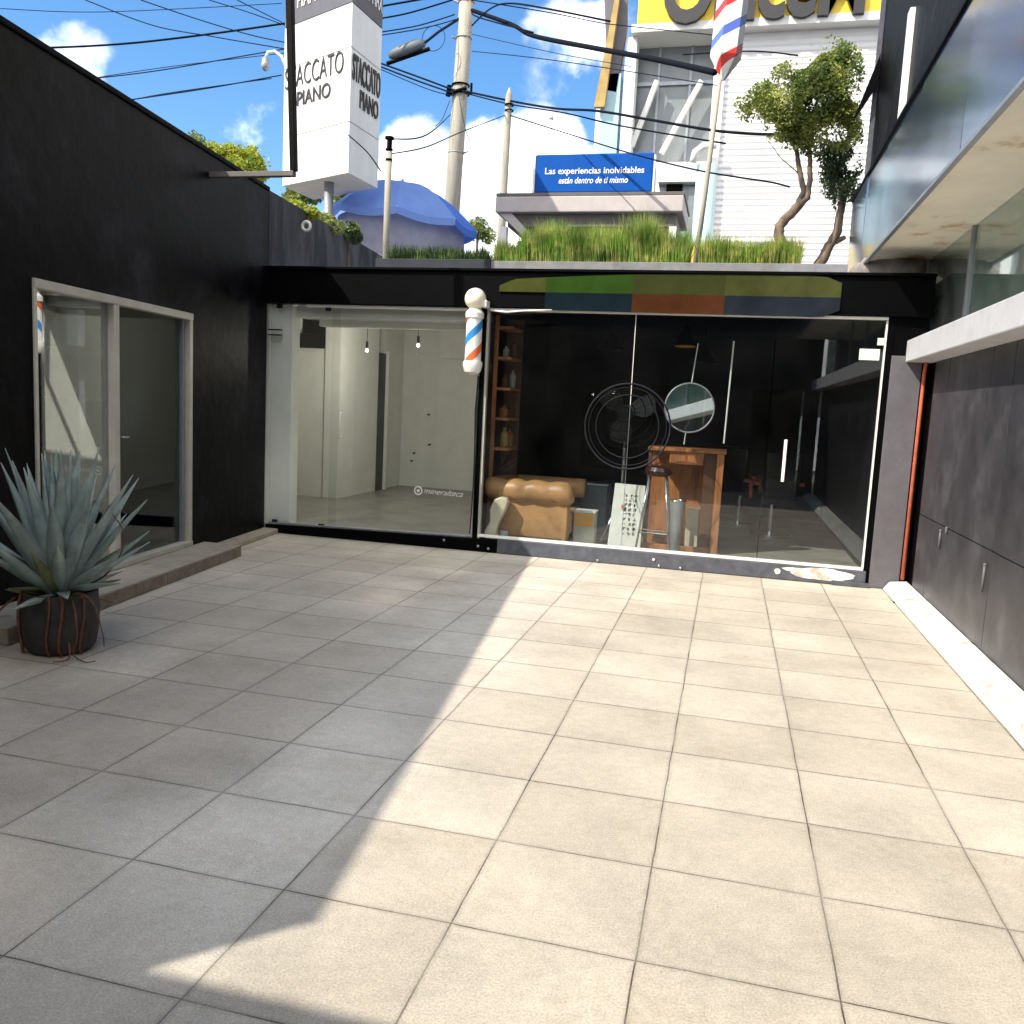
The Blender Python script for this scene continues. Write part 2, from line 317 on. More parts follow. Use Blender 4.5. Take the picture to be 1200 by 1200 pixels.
def coated_glass(name, c, rough=.03, metal=.75, wav=.25):
    m = mat(name, c, rough, metal=metal, var=.15, vs=1.2)
    t = m.node_tree; b = [x for x in t.nodes if x.type == 'BSDF_PRINCIPLED'][0]
    w = t.nodes.new('ShaderNodeTexNoise'); w.inputs['Scale'].default_value = .9; w.inputs['Detail'].default_value = 1
    co = t.nodes.new('ShaderNodeTexCoord'); t.links.new(co.outputs['Object'], w.inputs['Vector'])
    bu = t.nodes.new('ShaderNodeBump'); bu.inputs['Strength'].default_value = wav; bu.inputs['Distance'].default_value = .06
    t.links.new(w.outputs['Fac'], bu.inputs['Height']); t.links.new(bu.outputs[0], b.inputs['Normal'])
    return m
M['band_glass'] = coated_glass('blue_mirror_parapet_glass', (.21, .28, .42), .15, .9, .10)
M['bounce_glass'] = coated_glass('added_bounce_glass', (.34, .36, .38), .13, .9, .10)  # glass of the added panes that bounce sun onto the shaded side
M['office_glass'] = coated_glass('grey_office_glass', (.20, .22, .23), .3, .15, .1)
M['mirror'] = mat('mirror_silver', (.86, .9, .9), .01, metal=1, var=0)

# ------------------------------------------------------------------ mesh helpers
class MB:
    def __init__(s): s.v = []; s.f = []; s.mi = []; s.m = 0
    def add(s, vs, fs):
        o = len(s.v); s.v += [Vector(a) for a in vs]; s.f += [tuple(i + o for i in f) for f in fs]; s.mi += [s.m] * len(fs); return s
    def box(s, a, b):
        x0, y0, z0 = a; x1, y1, z1 = b
        return s.hexa([(x0, y0, z0), (x1, y0, z0), (x1, y1, z0), (x0, y1, z0), (x0, y0, z1), (x1, y0, z1), (x1, y1, z1), (x0, y1, z1)])
    def hexa(s, p):
        return s.add(p, [(3, 2, 1, 0), (4, 5, 6, 7), (0, 1, 5, 4), (1, 2, 6, 5), (2, 3, 7, 6), (3, 0, 4, 7)])
    def prism(s, poly, d):
        """polygon (3-D points) extruded by vector d"""
        n = len(poly); d = Vector(d); a = [Vector(p) for p in poly]
        nrm = Vector((0, 0, 0))
        for i in range(n): nrm += a[i].cross(a[(i + 1) % n])
        if nrm.dot(d) > 0: a = a[::-1]
        b = [p + d for p in a]
        return s.add(a + b, [tuple(range(n)), tuple(range(2 * n - 1, n - 1, -1))] + [(i, i + n, (i + 1) % n + n, (i + 1) % n) for i in range(n)])
    def tube(s, pts, r, n=8, cap=True):
        pts = [Vector(p) for p in pts]; rs = r if isinstance(r, (list, tuple)) else [r] * len(pts)
        o = len(s.v); prev = None
        for i, p in enumerate(pts):
            t = (pts[min(i + 1, len(pts) - 1)] - pts[max(i - 1, 0)]).normalized()
            if prev is None:
                a = t.orthogonal().normalized()
            else:
                a = (prev - t * prev.dot(t)); a = a.normalized() if a.length > 1e-6 else t.orthogonal().normalized()
            prev = a; b = t.cross(a)
            for k in range(n):
                w = 2 * math.pi * k / n; s.v.append(p + (a * math.cos(w) + b * math.sin(w)) * rs[i])
        for i in range(len(pts) - 1):
            for k in range(n):
                k2 = (k + 1) % n; s.f.append((o + i * n + k, o + i * n + k2, o + (i + 1) * n + k2, o + (i + 1) * n + k)); s.mi.append(s.m)
        if cap:
            s.f.append(tuple(o + k for k in range(n - 1, -1, -1))); s.mi.append(s.m)
            e = o + (len(pts) - 1) * n; s.f.append(tuple(e + k for k in range(n))); s.mi.append(s.m)
        return s
    def lathe(s, prof, c=(0, 0, 0), n=24):
        c = Vector(c); o = len(s.v)
        for (r, z) in prof:
            for k in range(n):
                w = 2 * math.pi * k / n; s.v.append(c + Vector((r * math.cos(w), r * math.sin(w), z)))
        for i in range(len(prof) - 1):
            for k in range(n):
                k2 = (k + 1) % n; s.f.append((o + i * n + k, o + i * n + k2, o + (i + 1) * n + k2, o + (i + 1) * n + k)); s.mi.append(s.m)
        s.f.append(tuple(o + k for k in range(n - 1, -1, -1))); s.mi.append(s.m)
        e = o + (len(prof) - 1) * n; s.f.append(tuple(e + k for k in range(n))); s.mi.append(s.m)
        return s
    def ball(s, c, r, n=20, m=12, sc=(1, 1, 1)):
        prof = [(r * math.sin(math.pi * i / m), -r * math.cos(math.pi * i / m)) for i in range(1, m)]
        o = len(s.v); s.lathe(prof, (0, 0, 0), n)
        for i in range(o, len(s.v)):
            v = s.v[i]; s.v[i] = Vector((v.x * sc[0], v.y * sc[1], v.z * sc[2])) + Vector(c)
        return s
    def ring(s, c, r, t, axis='y', n=32, k=8):
        o = len(s.v); c = Vector(c)
        for i in range(n):
            a = 2 * math.pi * i / n
            for j in range(k):
                b = 2 * math.pi * j / k; rr = r + t * math.cos(b); h = t * math.sin(b)
                p = {'y': (rr * math.cos(a), h, rr * math.sin(a)), 'z': (rr * math.cos(a), rr * math.sin(a), h), 'x': (h, rr * math.cos(a), rr * math.sin(a))}[axis]
                s.v.append(c + Vector(p))
        for i in range(n):
            for j in range(k):
                s.f.append((o + i * k + j, o + i * k + (j + 1) % k, o + ((i + 1) % n) * k + (j + 1) % k, o + ((i + 1) % n) * k + j)); s.mi.append(s.m)
        return s
    def build(s, name, m, parent=None, smooth=False, bevel=0, seg=2, auto=False):
        off = Vector((0, 0, 0))
        if parent is not None:
            q = parent
            while q is not None: off += q.location; q = q.parent
        me = bpy.data.meshes.new(name); me.from_pydata([tuple(v - off) for v in s.v], [], s.f)
        mats = m if isinstance(m, (list, tuple)) else [m]
        for k in mats: me.materials.append(k)
        if len(mats) > 1: me.polygons.foreach_set('material_index', s.mi)
        o = bpy.data.objects.new(name, me); COL.objects.link(o)
        if parent is not None: o.parent = parent
        if smooth:
            me.polygons.foreach_set('use_smooth', [True] * len(me.polygons))
            if auto:
                try: me.set_sharp_from_angle(angle=R(38))
                except Exception: pass
        if bevel:
            b = o.modifiers.new('bevel', 'BEVEL'); b.width = bevel; b.segments = seg; b.limit_method = 'ANGLE'; b.angle_limit = R(40)
            b.harden_normals = False
        me.update()
        return o

def tag(o, label=None, cat=None, group=None, kind=None):
    if label: o['label'] = label
    if cat: o['category'] = cat
    if group: o['group'] = group
    if kind: o['kind'] = kind
    return o

def empty(name, loc, label, cat, group=None):
    o = bpy.data.objects.new(name, None); o.empty_display_size = .1; COL.objects.link(o); o.location = loc
    return tag(o, label, cat, group)

def struct(o): o['kind'] = 'structure'; return o

def copy_tree(o, parent=None):
    c = o.copy(); COL.objects.link(c); c.parent = parent
    for ch in list(o.children): copy_tree(ch, c)
    return c

def text(name, s, m, parent, org, xd, ud, h, ext=.01, width=None, align='LEFT', bold=0.0, shear=0.0, mirror_fix=False, holder=None):
    """lettering mesh: org = baseline start/centre, xd reading direction, ud up direction, h = capital height"""
    c = bpy.data.curves.new(name, 'FONT'); c.body = s; c.size = 1; c.extrude = 0.0; c.offset = bold; c.align_x = align; c.shear = shear; c.resolution_u = 4
    t = bpy.data.objects.new(name, c); COL.objects.link(t)
    dg = bpy.context.evaluated_depsgraph_get(); me = bpy.data.meshes.new_from_object(t.evaluated_get(dg))
    bpy.data.objects.remove(t); bpy.data.curves.remove(c)
    xs = [v.co.x for v in me.vertices]; w = max(xs) - min(xs); sy = h / .73; sx = (width / w) if width else sy
    xd = Vector(xd).normalized(); ud = Vector(ud).normalized(); nd = xd.cross(ud)
    off = Vector((0, 0, 0)); q = parent
    while q is not None: off += q.location; q = q.parent
    faces = [tuple(p.vertices) for p in me.polygons]; vs = [v.co.copy() for v in me.vertices]; n0 = len(vs)
    # front faces + sides
    edges = {}
    for f in faces:
        for i in range(len(f)):
            e = (f[i], f[(i + 1) % len(f)]); edges[e] = edges.get(e, 0) + 1
    bd = [e for e in edges if (e[1], e[0]) not in edges]
    def wp(v, d): return Vector(org) - off + xd * v.x * sx + ud * v.y * sy + nd * d
    allv = [wp(v, ext) for v in vs] + [wp(v, 0) for v in vs]
    allf = faces + [tuple(i + n0 for i in reversed(f)) for f in faces] + [(a, a + n0, b + n0, b) for (a, b) in bd]
    nm = bpy.data.meshes.new(name); nm.from_pydata([tuple(v) for v in allv], [], allf); nm.materials.append(m); bpy.data.meshes.remove(me)
    o = bpy.data.objects.new(name, nm); COL.objects.link(o)
    if parent is not None: o.parent = parent
    return o

def leaves(blobs, n, size, seed, elong=1.6, dens=None, up_bias=.35):
    """leaf-sized faces through a set of ellipsoid blobs (centre, radii)"""
    rnd = random.Random(seed); mb = MB()
    vol = [b[1][0] * b[1][1] * b[1][2] for b in blobs]; tot = sum(vol)
    for b, w in zip(blobs, vol):
        k = int(n * w / tot) + 8
        for _ in range(k):
            for _t in range(6):
                d = Vector((rnd.gauss(0, 1), rnd.gauss(0, 1), rnd.gauss(0, 1))).normalized() * (rnd.random() ** .45)
                p = Vector((d.x * b[1][0], d.y * b[1][1], d.z * b[1][2])) + Vector(b[0])
                if noise.noise(p * 3.1 + Vector((seed, 0, 0))) > -.08: break
            a = Vector((rnd.gauss(0, 1), rnd.gauss(0, 1), rnd.gauss(0, .8) + up_bias)).normalized()
            c = a.cross(Vector((rnd.gauss(0, 1), rnd.gauss(0, 1), rnd.gauss(0, 1)))).normalized()
            L = size * rnd.uniform(.6, 1.3) * elong; W = size * rnd.uniform(.6, 1.2) * .5; nn = a.cross(c) * W * .4
            mb.add([p - a * L * .5, p + c * W + nn, p + a * L * .5, p - c * W + nn], [(0, 1, 2, 3)])
    return mb

def limb(pts, r0, r1, n=8, seed=0):
    rnd = random.Random(seed); q = []
    for i in range(len(pts) - 1):
        a, b = Vector(pts[i]), Vector(pts[i + 1])
        for k in range(4):
            q.append(a.lerp(b, k / 4) + Vector((rnd.uniform(-1, 1), rnd.uniform(-1, 1), 0)) * r0 * .18)
    q.append(Vector(pts[-1])); m = len(q)
    return q, [r0 + (r1 - r0) * i / (m - 1) for i in range(m)]

# left building wall runs at a slight angle: x on its face for a given y
def xw(y): return -5.25 - .125 * (y - 6.9)
def wpt(y, off, z): return (xw(y) + off, y, z)
def wbox(mb, y0, y1, o0, o1, z0, z1):
    return mb.hexa([wpt(y0, o0, z0), wpt(y0, o1, z0), wpt(y1, o1, z0), wpt(y1, o0, z0), wpt(y0, o0, z1), wpt(y0, o1, z1), wpt(y1, o1, z1), wpt(y1, o0, z1)])
def Pw(u, v, off=0.0):
    n = Vector((1, .125, 0)); A = Vector((-5.25 + off, 6.9, 0)); d = ray(u, v)
    return CAM + d * ((A - CAM).dot(n) / d.dot(n))

# ------------------------------------------------------------------ setting
g = MB().add([(-12, -14, 0), (14, -14, 0), (14, 13.2, 0), (-12, 13.2, 0)], [(0, 1, 2, 3)])
struct(g.build('courtyard_floor', M['paving']))
# street level lies one storey higher than the courtyard
g = MB(); B = 400; ZS = 3.02
g.add([(-B, 13.2, ZS), (B, 13.2, ZS), (B, B, ZS), (-B, B, ZS)], [(0, 1, 2, 3)])
g.add([(-B, -B, ZS), (B, -B, ZS), (B, -14, ZS), (-B, -14, ZS)], [(0, 1, 2, 3)])
g.add([(-B, -14, ZS), (-12, -14, ZS), (-12, 13.2, ZS), (-B, 13.2, ZS)], [(0, 1, 2, 3)])
g.add([(14, -14, ZS), (B, -14, ZS), (B, 13.2, ZS), (14, 13.2, ZS)], [(0, 1, 2, 3)])
g.add([(-12, 13.2, 0), (14, 13.2, 0), (14, 13.2, ZS), (-12, 13.2, ZS)], [(0, 1, 2, 3)])
g.add([(-12, -14, 0), (-12, 13.2, 0), (-12, 13.2, ZS), (-12, -14, ZS)], [(0, 1, 2, 3)])
g.add([(14, -14, 0), (14, 13.2, 0), (14, 13.2, ZS), (14, -14, ZS)], [(0, 1, 2, 3)])
struct(g.build('street_ground', M['asphalt']))

# right-hand kerb, white painted
g = MB(); g.hexa([(1.80, -3.4, 0.004), (2.026, -3.4, 0.004), (2.026, 6.84, 0.004), (1.80, 6.84, 0.004), (1.86, -3.4, .085), (2.026, -3.4, .105), (2.026, 6.84, .105), (1.86, 6.84, .085)])
struct(g.build('kerb', M['kerb_white'], bevel=.012))

# ------------------------------------------------------------------ left building
LB = empty('black_building', (-7, 4, 0), 'black rendered building with a sliding glass window along the left of the courtyard', 'building')
DY0, DY1, DZ0, DZ1 = 2.73, 5.03, .12, 2.40
g = MB()
wbox(g, -3.26, DY0, -.25, 0, 0, 4.0); wbox(g, DY1, 6.84, -.25, 0, 0, 4.0); wbox(g, DY0, DY1, -.25, 0, DZ1, 4.0); wbox(g, DY0, DY1, -.25, 0, 0, DZ0)
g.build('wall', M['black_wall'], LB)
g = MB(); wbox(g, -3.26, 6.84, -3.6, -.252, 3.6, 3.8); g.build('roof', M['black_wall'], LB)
g = MB(); wbox(g, -3.26, 6.84, -.27, .02, 4.002, 4.05); g.build('coping', M['black_steel'], LB, bevel=.01)
g = MB(); wbox(g, -.5, 6.80, -3.6, -.26, .02, .10); g.build('floor', M['room_floor'], LB)
g = MB(); wbox(g, -3.26, 6.84, -3.8, -3.61, 0, 4.0); wbox(g, -.6, -.5, -3.6, -.26, .1, 3.6); wbox(g, 6.7, 6.80, -3.6, -.26, .1, 3.6); g.build('inner_wall', M['room_black'], LB)
win = MB(); fw = .055
wbox(win, DY0, DY1, -.10, .025, DZ1 - fw, DZ1 + .01); wbox(win, DY0, DY1, -.10, .03, DZ0 + .002, DZ0 + .05)
wbox(win, DY0, DY0 + .03, -.10, .02, DZ0 + .05, DZ1 - fw); wbox(win, DY1 - fw, DY1, -.10, .02, DZ0 + .05, DZ1 - fw)
wbox(win, 3.70, 3.78, -.09, .02, DZ0 + .05, DZ1 - fw); 
WF = win.build('window', M['frame_alu'], LB, bevel=.004)
g = MB(); wbox(g, DY0 + .03, 3.70, -.05, -.04, DZ0 + .05, DZ1 - fw); g.build('pane', M['glass_film'], WF)
g = MB(); wbox(g, 3.78, DY1 - fw, -.07, -.06, DZ0 + .05, DZ1 - fw); g.build('pane', M['glass_door'], WF)
g = MB(); wbox(g, DY1 - .115, DY1 - .09, -.095, -.03, DZ0 + .05, DZ1 - fw); g.build('inner_frame', M['galv'], WF)
g = MB(); g.tube([wpt(3.79, .02, 1.25), wpt(3.79, .05, 1.25), wpt(3.86, .05, 1.25)], .008); g.build('handle', M['chrome'], WF, smooth=True)

# doorstep in front of the window
g = MB()
wbox(g, 1.9, 5.3, .004, .43, .003, .118)
ST = empty('doorstep', (-4.6, 3.5, 0), 'low concrete doorstep under the sliding glass window of the black building', 'doorstep')
g.build('step', M['step'], ST, bevel=.008)
for k in range(7):
    g = MB(); y0 = 1.9 + k * .4857; wbox(g, y0 + .004, y0 + .4817, .433, .441, .006, .104); g.build('edging', M['step_side'], ST)
g = MB(); wbox(g, 5.33, 6.82, .004, .20, .003, .06); struct(g.build('low_kerb', M['step'], bevel=.008))

# display rack inside
SR = empty('storage_rack', (xw(4.6) - 1.4, 4.6, .1), 'dark metal rack seen dimly behind the right pane of the window', 'rack')
for z in (.5, 1.0, 1.5, 2.0):
    g = MB(); wbox(g, 3.9, 5.6, -1.7, -1.3, z, z + .03); g.build('shelf', M['steel'], SR)
for (y, o_) in ((3.92, -1.32), (5.58, -1.32), (3.92, -1.68), (5.58, -1.68)):
    g = MB(); wbox(g, y - .015, y + .015, o_ - .015, o_ + .015, .1, 2.2); g.build('post', M['steel'], SR)

# blank sign frame of dark steel reaching out from the wall top
e0 = P(248, 203, y=5.4); e1 = P(345, 203, y=5.4); e2 = P(339, -90, y=5.4)
SF = empty('steel_bracket', (e0.x, e0.y, e0.z), 'bare dark steel frame sticking out and up from the top of the black wall', 'bracket')
g = MB(); z = e1.z
g.hexa([(e0.x - .15, 5.37, z - .03), (e1.x, 5.37, z - .03), (e1.x, 5.44, z - .03), (e0.x - .15, 5.44, z - .03), (e0.x - .15, 5.37, z + .02), (e1.x, 5.37, z + .02), (e1.x, 5.44, z + .02), (e0.x - .15, 5.44, z + .02)])
g.build('arm', M['shelter_dark'], SF, bevel=.004)
g = MB(); g.prism([(e1.x - .035, 5.37, z + .021), (e1.x + .02, 5.37, z + .021), (e2.x + .02, 5.37, e2.z), (e2.x - .045, 5.37, e2.z)], (0, .07, 0)); g.build('upright', M['black_steel'], SF, bevel=.004)
g = MB(); g.prism([(e2.x - 1.1, 5.37, e2.z + .003), (e2.x + .02, 5.37, e2.z + .003), (e2.x + .02, 5.37, e2.z + .06), (e2.x - 1.1, 5.37, e2.z + .06)], (0, .07, 0)); g.build('top_bar', M['black_steel'], SF)
g = MB(); g.tube([(e2.x - .3, 5.4, e2.z - .35), (e2.x - .3, 5.4, e2.z)], .02); g.build('stay', M['black_steel'], SF)

# weathered wall continuing behind the shop roof
g = MB(); 
zt0, zt1 = 4.02, 4.12
g.hexa([wpt(6.86, -.2, 0), wpt(6.86, 0, 3.22 - 3.22), (xw(12.6), 12.6, 0), (xw(12.6) - .2, 12.6, 0), wpt(6.86, -.2, zt0), wpt(6.86, 0, zt0), (xw(12.6), 12.6, zt1), (xw(12.6) - .2, 12.6, zt1)])
for v in g.v:
    if v.z < 1: v.z = 3.17
tag(g.build('boundary_wall', M['grey_wall']), 'weathered dark grey concrete wall rising behind the black roof beam on the left', 'wall')
pr = Pw(359, 265, .09)
g = MB(); g.ring(pr, .055, .02, 'y', 24, 8); tag(g.build('wall_ring', M['white_plastic'], smooth=True), 'small white ring fixed to the weathered wall above the roof beam', 'ring')

# ------------------------------------------------------------------ barber shop building
YF = 6.9
SB = empty('shop_building', (-1.8, 9.5, 0), 'low black shop with a full glass front across the end of the courtyard', 'building')
XL, XR = -5.22, 1.65
g = MB(); g.box((-5.34, 6.80, 2.735), (1.99, 7.0, 3.12)); g.build('header_beam', M['black_steel'], SB, bevel=.01)
g = MB(); g.box((-5.34, 6.76, 3.121), (1.99, 7.02, 3.15)); g.build('beam_flange', M['black_steel'], SB, bevel=.004)
g = MB(); g.box((-6.9, 7.021, 3.0), (1.99, 13.0, 3.15)); g.build('roof', M['concrete'], SB)
g = MB(); g.box((-6.9, 6.93, .01), (-2.555, 12.9, .095)); g.build('floor', M['room_floor'], SB)
g = MB(); g.box((-2.555, 6.93, .01), (1.98, 12.9, .095)); g.build('floor', M['room_floor'], SB)
# white left room
g = MB()
g.box((-5.24, 6.95, .096), (-4.97, 7.14, 2.73))                 # bright white pier behind the glass
g.box((-6.8, 9.83, .096), (-6.42, 9.95, 2.99)); g.box((-6.42, 9.85, .096), (-5.98, 9.95, 2.62))
g.box((-6.9, 6.95, .096), (-6.8, 12.6, 2.99)); g.box((-6.8, 6.95, .096), (-5.245, 7.05, 2.99))
g.box((-5.96, 9.83, .096), (-5.69, 11.28, 2.99))
g.box((-5.96, 11.62, .096), (-5.72, 12.5, 2.99))
g.box((-5.96, 12.5, .096), (-2.61, 12.6, 2.99))
g.box((-5.02, 12.44, .096), (-3.9, 12.497, 2.45)); g.box((-5.0, 12.40, 2.452), (-3.9, 12.497, 2.99))
g.build('inner_wall', M['white_paint'], SB)
g = MB(); g.box((-2.605, 6.96, .096), (-2.58, 12.5, 2.99)); g.build('inner_wall', M['white_paint'], SB)
g = MB(); g.box((-6.8, 7.32, 2.93), (-2.61, 12.5, 2.998)); g.build('ceiling', M['white_paint'], SB)
g = MB(); g.box((-4.965, 7.05, 2.60), (-2.61, 7.30, 2.74)); g.box((-4.80, 7.302, 2.52), (-2.61, 7.42, 2.92)); g.build('lintel', M['white_paint'], SB, bevel=.005)
g = MB(); g.box((-6.42, 9.80, 2.40), (-5.98, 9.848, 2.62)); g.build('transom', M['black_plastic'], SB)
g = MB(); g.box((-5.74, 11.285, .096), (-5.695, 11.615, 2.45)); g.build('inner_door', M['black_plastic'], SB)
g = MB(); g.box((-5.715, 11.617, .096), (-5.64, 11.66, 2.5)); g.build('door_jamb', M['white_plastic'], SB)
# black right room
g = MB()
g.box((-2.578, 6.96, .096), (-2.55, 12.5, 2.99)); g.box((-2.55, 11.9, .096), (1.66, 12.0, 2.99)); g.box((1.66, 7.0, .096), (1.76, 12.0, 2.99)); g.box((-2.55, 7.0, 2.93), (1.66, 11.9, 2.998))
g.build('inner_wall', M['room_black'], SB)
# front posts
g = MB(); g.box((-2.60, 6.84, .10), (-2.55, 6.955, 2.734)); g.build('post', M['black_steel'], SB)
g = MB(); g.box((-2.545, 6.86, .10), (-2.52, 6.93, 2.734)); g.build('post', M['frame_alu'], SB)
g = MB(); g.box((-2.632, 6.875, .10), (-2.612, 6.93, 2.734)); g.build('post', M['chrome'], SB)
# base kerbs under the glass
g = MB(); g.hexa([(-5.22, 6.83, .004), (-2.30, 6.83, .004), (-2.30, 6.94, .004), (-5.22, 6.94, .004), (-5.22, 6.83, .10), (-2.30, 6.83, .155), (-2.30, 6.94, .155), (-5.22, 6.94, .10)]); g.build('base_rail', M['black_steel'], SB, bevel=.008)
g = MB(); g.box((-2.298, 6.83, .004), (1.63, 6.94, .168)); g.build('base_rail', M['grey_steel'], SB, bevel=.008)
g = MB(); g.box((-2.54, 6.845, .170), (1.60, 6.925, .198)); g.build('bottom_track', M['white_plastic'], SB, bevel=.004)
g = MB(); g.hexa([(-5.20, 6.86, .101), (-2.63, 6.86, .150), (-2.63, 6.93, .150), (-5.20, 6.93, .101), (-5.20, 6.86, .125), (-2.63, 6.86, .172), (-2.63, 6.93, .172), (-5.20, 6.93, .125)]); g.build('bottom_track', M['galv'], SB, bevel=.003)
g = MB(); g.box((-2.51, 6.83, 2.705), (1.60, 6.90, 2.733)); g.build('top_track', M['white_plastic'], SB, bevel=.004)
g = MB(); g.box((-4.75, 6.86, 2.700), (-2.63, 6.92, 2.733)); g.build('top_track', M['white_plastic'], SB, bevel=.004)
# white paint blobs and bolts on the grey rail
def blob(mb, cx, cz, rx, rz, y0, t, seed):
    rnd = random.Random(seed); n = 26; pts = []
    for i in range(n):
        a = 2 * math.pi * i / n; q = 1 + .22 * noise.noise(Vector((math.cos(a) * 2, math.sin(a) * 2, seed * 3.1)))
        pts.append((cx + rx * q * math.cos(a), y0, cz + rz * q * math.sin(a)))
    mb.prism(pts, (0, t, 0))
g = MB(); blob(g, 1.20, .10, .32, .062, 6.826, .006, 1); blob(g, .90, .125, .09, .02, 6.827, .005, 2); blob(g, .76, .09, .03, .03, 6.827, .004, 3); g.build('paint_splash', M['kerb_white'], SB)
g = MB(); g.box((1.30, 6.80, .004), (1.66, 6.829, .05)); g.build('base_plate', M['grey_steel'], SB, bevel=.004)
for (u, v, y) in ((766, 656, 6.82), (772, 668, 6.82), (797, 671, 6.82), (560, 640, 6.82), (520, 633, 6.82), (700, 660, 6.82), (572, 643, 6.82)):
    p = P(u, v, y=y); g = MB(); g.ball((p.x, y + .004, max(.03, min(.15, p.z))), .016, 10, 6); g.build('bolt', M['white_plastic'] if u == 766 else M['steel'], SB, smooth=True)
# glass panes
def pane(x0, x1, y, m, z0=.125, z1=2.703, nm='glass_panel'):
    g = MB(); g.box((x0, y, z0), (x1, y + .008, z1)); return g.build(nm, m, SB)
pane(XL, -4.33, 6.905, M['glass_left']); pane(-4.42, -2.635, 6.885, M['glass_left'])
j1 = P(737, 500, y=6.89).x; j2 = P(900, 500, y=6.89).x
pane(-2.515, j1 - .004, 6.885, M['glass_shop']); pane(j1 + .004, j2 - .004, 6.885, M['glass_shop']); pane(j2 + .004, 1.585, 6.885, M['glass_shop'])
g = MB(); g.box((j1 - .003, 6.88, 1.75), (j1 + .003, 6.897, 2.70)); g.build('joint', M['white_plastic'], SB)
g = MB(); g.box((j1 - .003, 6.881, .13), (j1 + .003, 6.896, 1.75)); g.build('joint', M['steel'], SB)
g = MB(); g.box((j2 - .003, 6.88, .13), (j2 + .003, 6.897, .95)); g.build('joint', M['black_plastic'], SB)
g = MB(); g.box((1.587, 6.86, .13), (1.603, 6.91, 2.70)); g.build('post', M['white_plastic'], SB)
g = MB(); g.box((1.606, 6.87, .05), (1.665, 6.95, 2.734)); g.build('post', M['black_steel'], SB)
# hinges / clips
g = MB(); g.box((-5.24, 6.86, 2.36), (-5.07, 6.90, 2.375)); g.box((-5.24, 6.86, 2.42), (-5.07, 6.90, 2.435)); g.build('hinge', M['black_plastic'], SB)
for (x, z0, z1) in ((-5.10, 2.68, 2.734), (-4.47, 2.66, 2.734), (-5.12, .11, .16), (-4.50, .11, .155)):
    g = MB(); g.box((x - .035, 6.868, z0), (x + .035, 6.884, z1)); g.build('clip', M['black_plastic'], SB)
p = P(399, 498, y=6.87); g = MB(); g.tube([(p.x, 6.884, p.z + .14), (p.x, 6.85, p.z + .14), (p.x, 6.85, p.z - .14), (p.x, 6.884, p.z - .14)], .012); g.build('handle', M['white_plastic'], SB, smooth=True)
# plate at top right of the glass and small blocks
p = P(1022, 415, y=6.87); g = MB(); g.box((p.x - .12, 6.865, p.z - .06), (p.x + .07, 6.884, p.z + .05)); g.box((p.x + .04, 6.86, p.z + .09), (p.x + .10, 6.883, p.z + .16)); g.build('lock_plate', M['white_plastic'], SB)
p = P(919, 540, y=6.87); g = MB(); g.box((p.x - .016, 6.862, p.z - .22), (p.x + .016, 6.884, p.z + .22)); g.build('handle', M['white_plastic'], SB, bevel=.006)
# pilaster at the right of the front
g = MB(); g.box((1.667, 6.86, .004), (1.955, 7.0, 2.36)); g.build('pilaster', M['pilaster'], SB, bevel=.005)
g = MB(); g.box((1.667, 6.88, 2.362), (1.99, 7.0, 2.733)); g.box((1.957, 6.90, 0.004), (2.028, 7.0, 2.36)); g.build('pier_cap', M['black_steel'], SB)
# sign board on the beam: soft-edged colour blocks
cols = [[(.075, .085, .018), (.035, .085, .010), (.050, .060, .016), (.072, .080, .022)], [(.006, .008, .012), (.006, .018, .026), (.085, .028, .010), (.018, .024, .034)]]
xs = [P(u, 350, y=6.79).x for u in (585, 639, 741, 849, 985)]; zm = 2.905
BP = []
for r_ in range(2):
    for c_ in range(4):
        nm = 'sign_colour_%d_%d' % (r_, c_); BP.append(mat(nm, tuple(c * .62 for c in cols[r_][c_]), .7, var=.28, vs=3, spec=.05))
def zt(x): 
    t = (x - xs[0]) / (xs[-1] - xs[0]); return 3.03 + .085 * math.sin(math.pi * min(1, t * 1.6 + .0) / 2) - (.07 * max(0, (t - .93) / .07) ** 2) - .06 * max(0, (.05 - t) / .05)
def zb(x):
    t = (x - xs[0]) / (xs[-1] - xs[0]); return (2.722 - .012 * t + .07 * max(0, (t - .94) / .06) ** 2) if t > .13 else 2.904
g = MB()
for c_ in range(4):
    x0, x1 = xs[c_], xs[c_ + 1]; n = 8
    for r_ in range(2):
        g.m = r_ * 4 + c_
        for k in range(n):
            a = x0 + (x1 - x0) * k / n; b = x0 + (x1 - x0) * (k + 1) / n
            if r_ == 0: za, zb_, zc, zd = zm, zm, zt(b), zt(a)
            else:
                if c_ == 0: continue
                za, zb_, zc, zd = zb(a), zb(b), zm, zm
            ea = .10 * max(0, 1 - (a - xs[0]) / .1) if r_ == 0 else 0
            g.prism([(a, 6.775, za), (b, 6.775, zb_), (b, 6.775, zc), (a, 6.775, zd)], (0, .022, 0))
tag(g.build('sign_board', BP), 'long board of green, olive, rust and slate colour blocks on the black roof beam', 'sign')

p = P(735, 500, y=6.88); GD = empty('glass_decal', (p.x, 6.882, p.z), 'large faint dark round emblem outline stuck on the shop glass in front of the fan', 'decal')
for (r_, t_) in ((.46, .010), (.42, .004), (.34, .006)):
    g = MB().ring((p.x, 6.881, p.z), r_, t_, 'y', 56, 4); g.build('outline', M['decal'], GD)
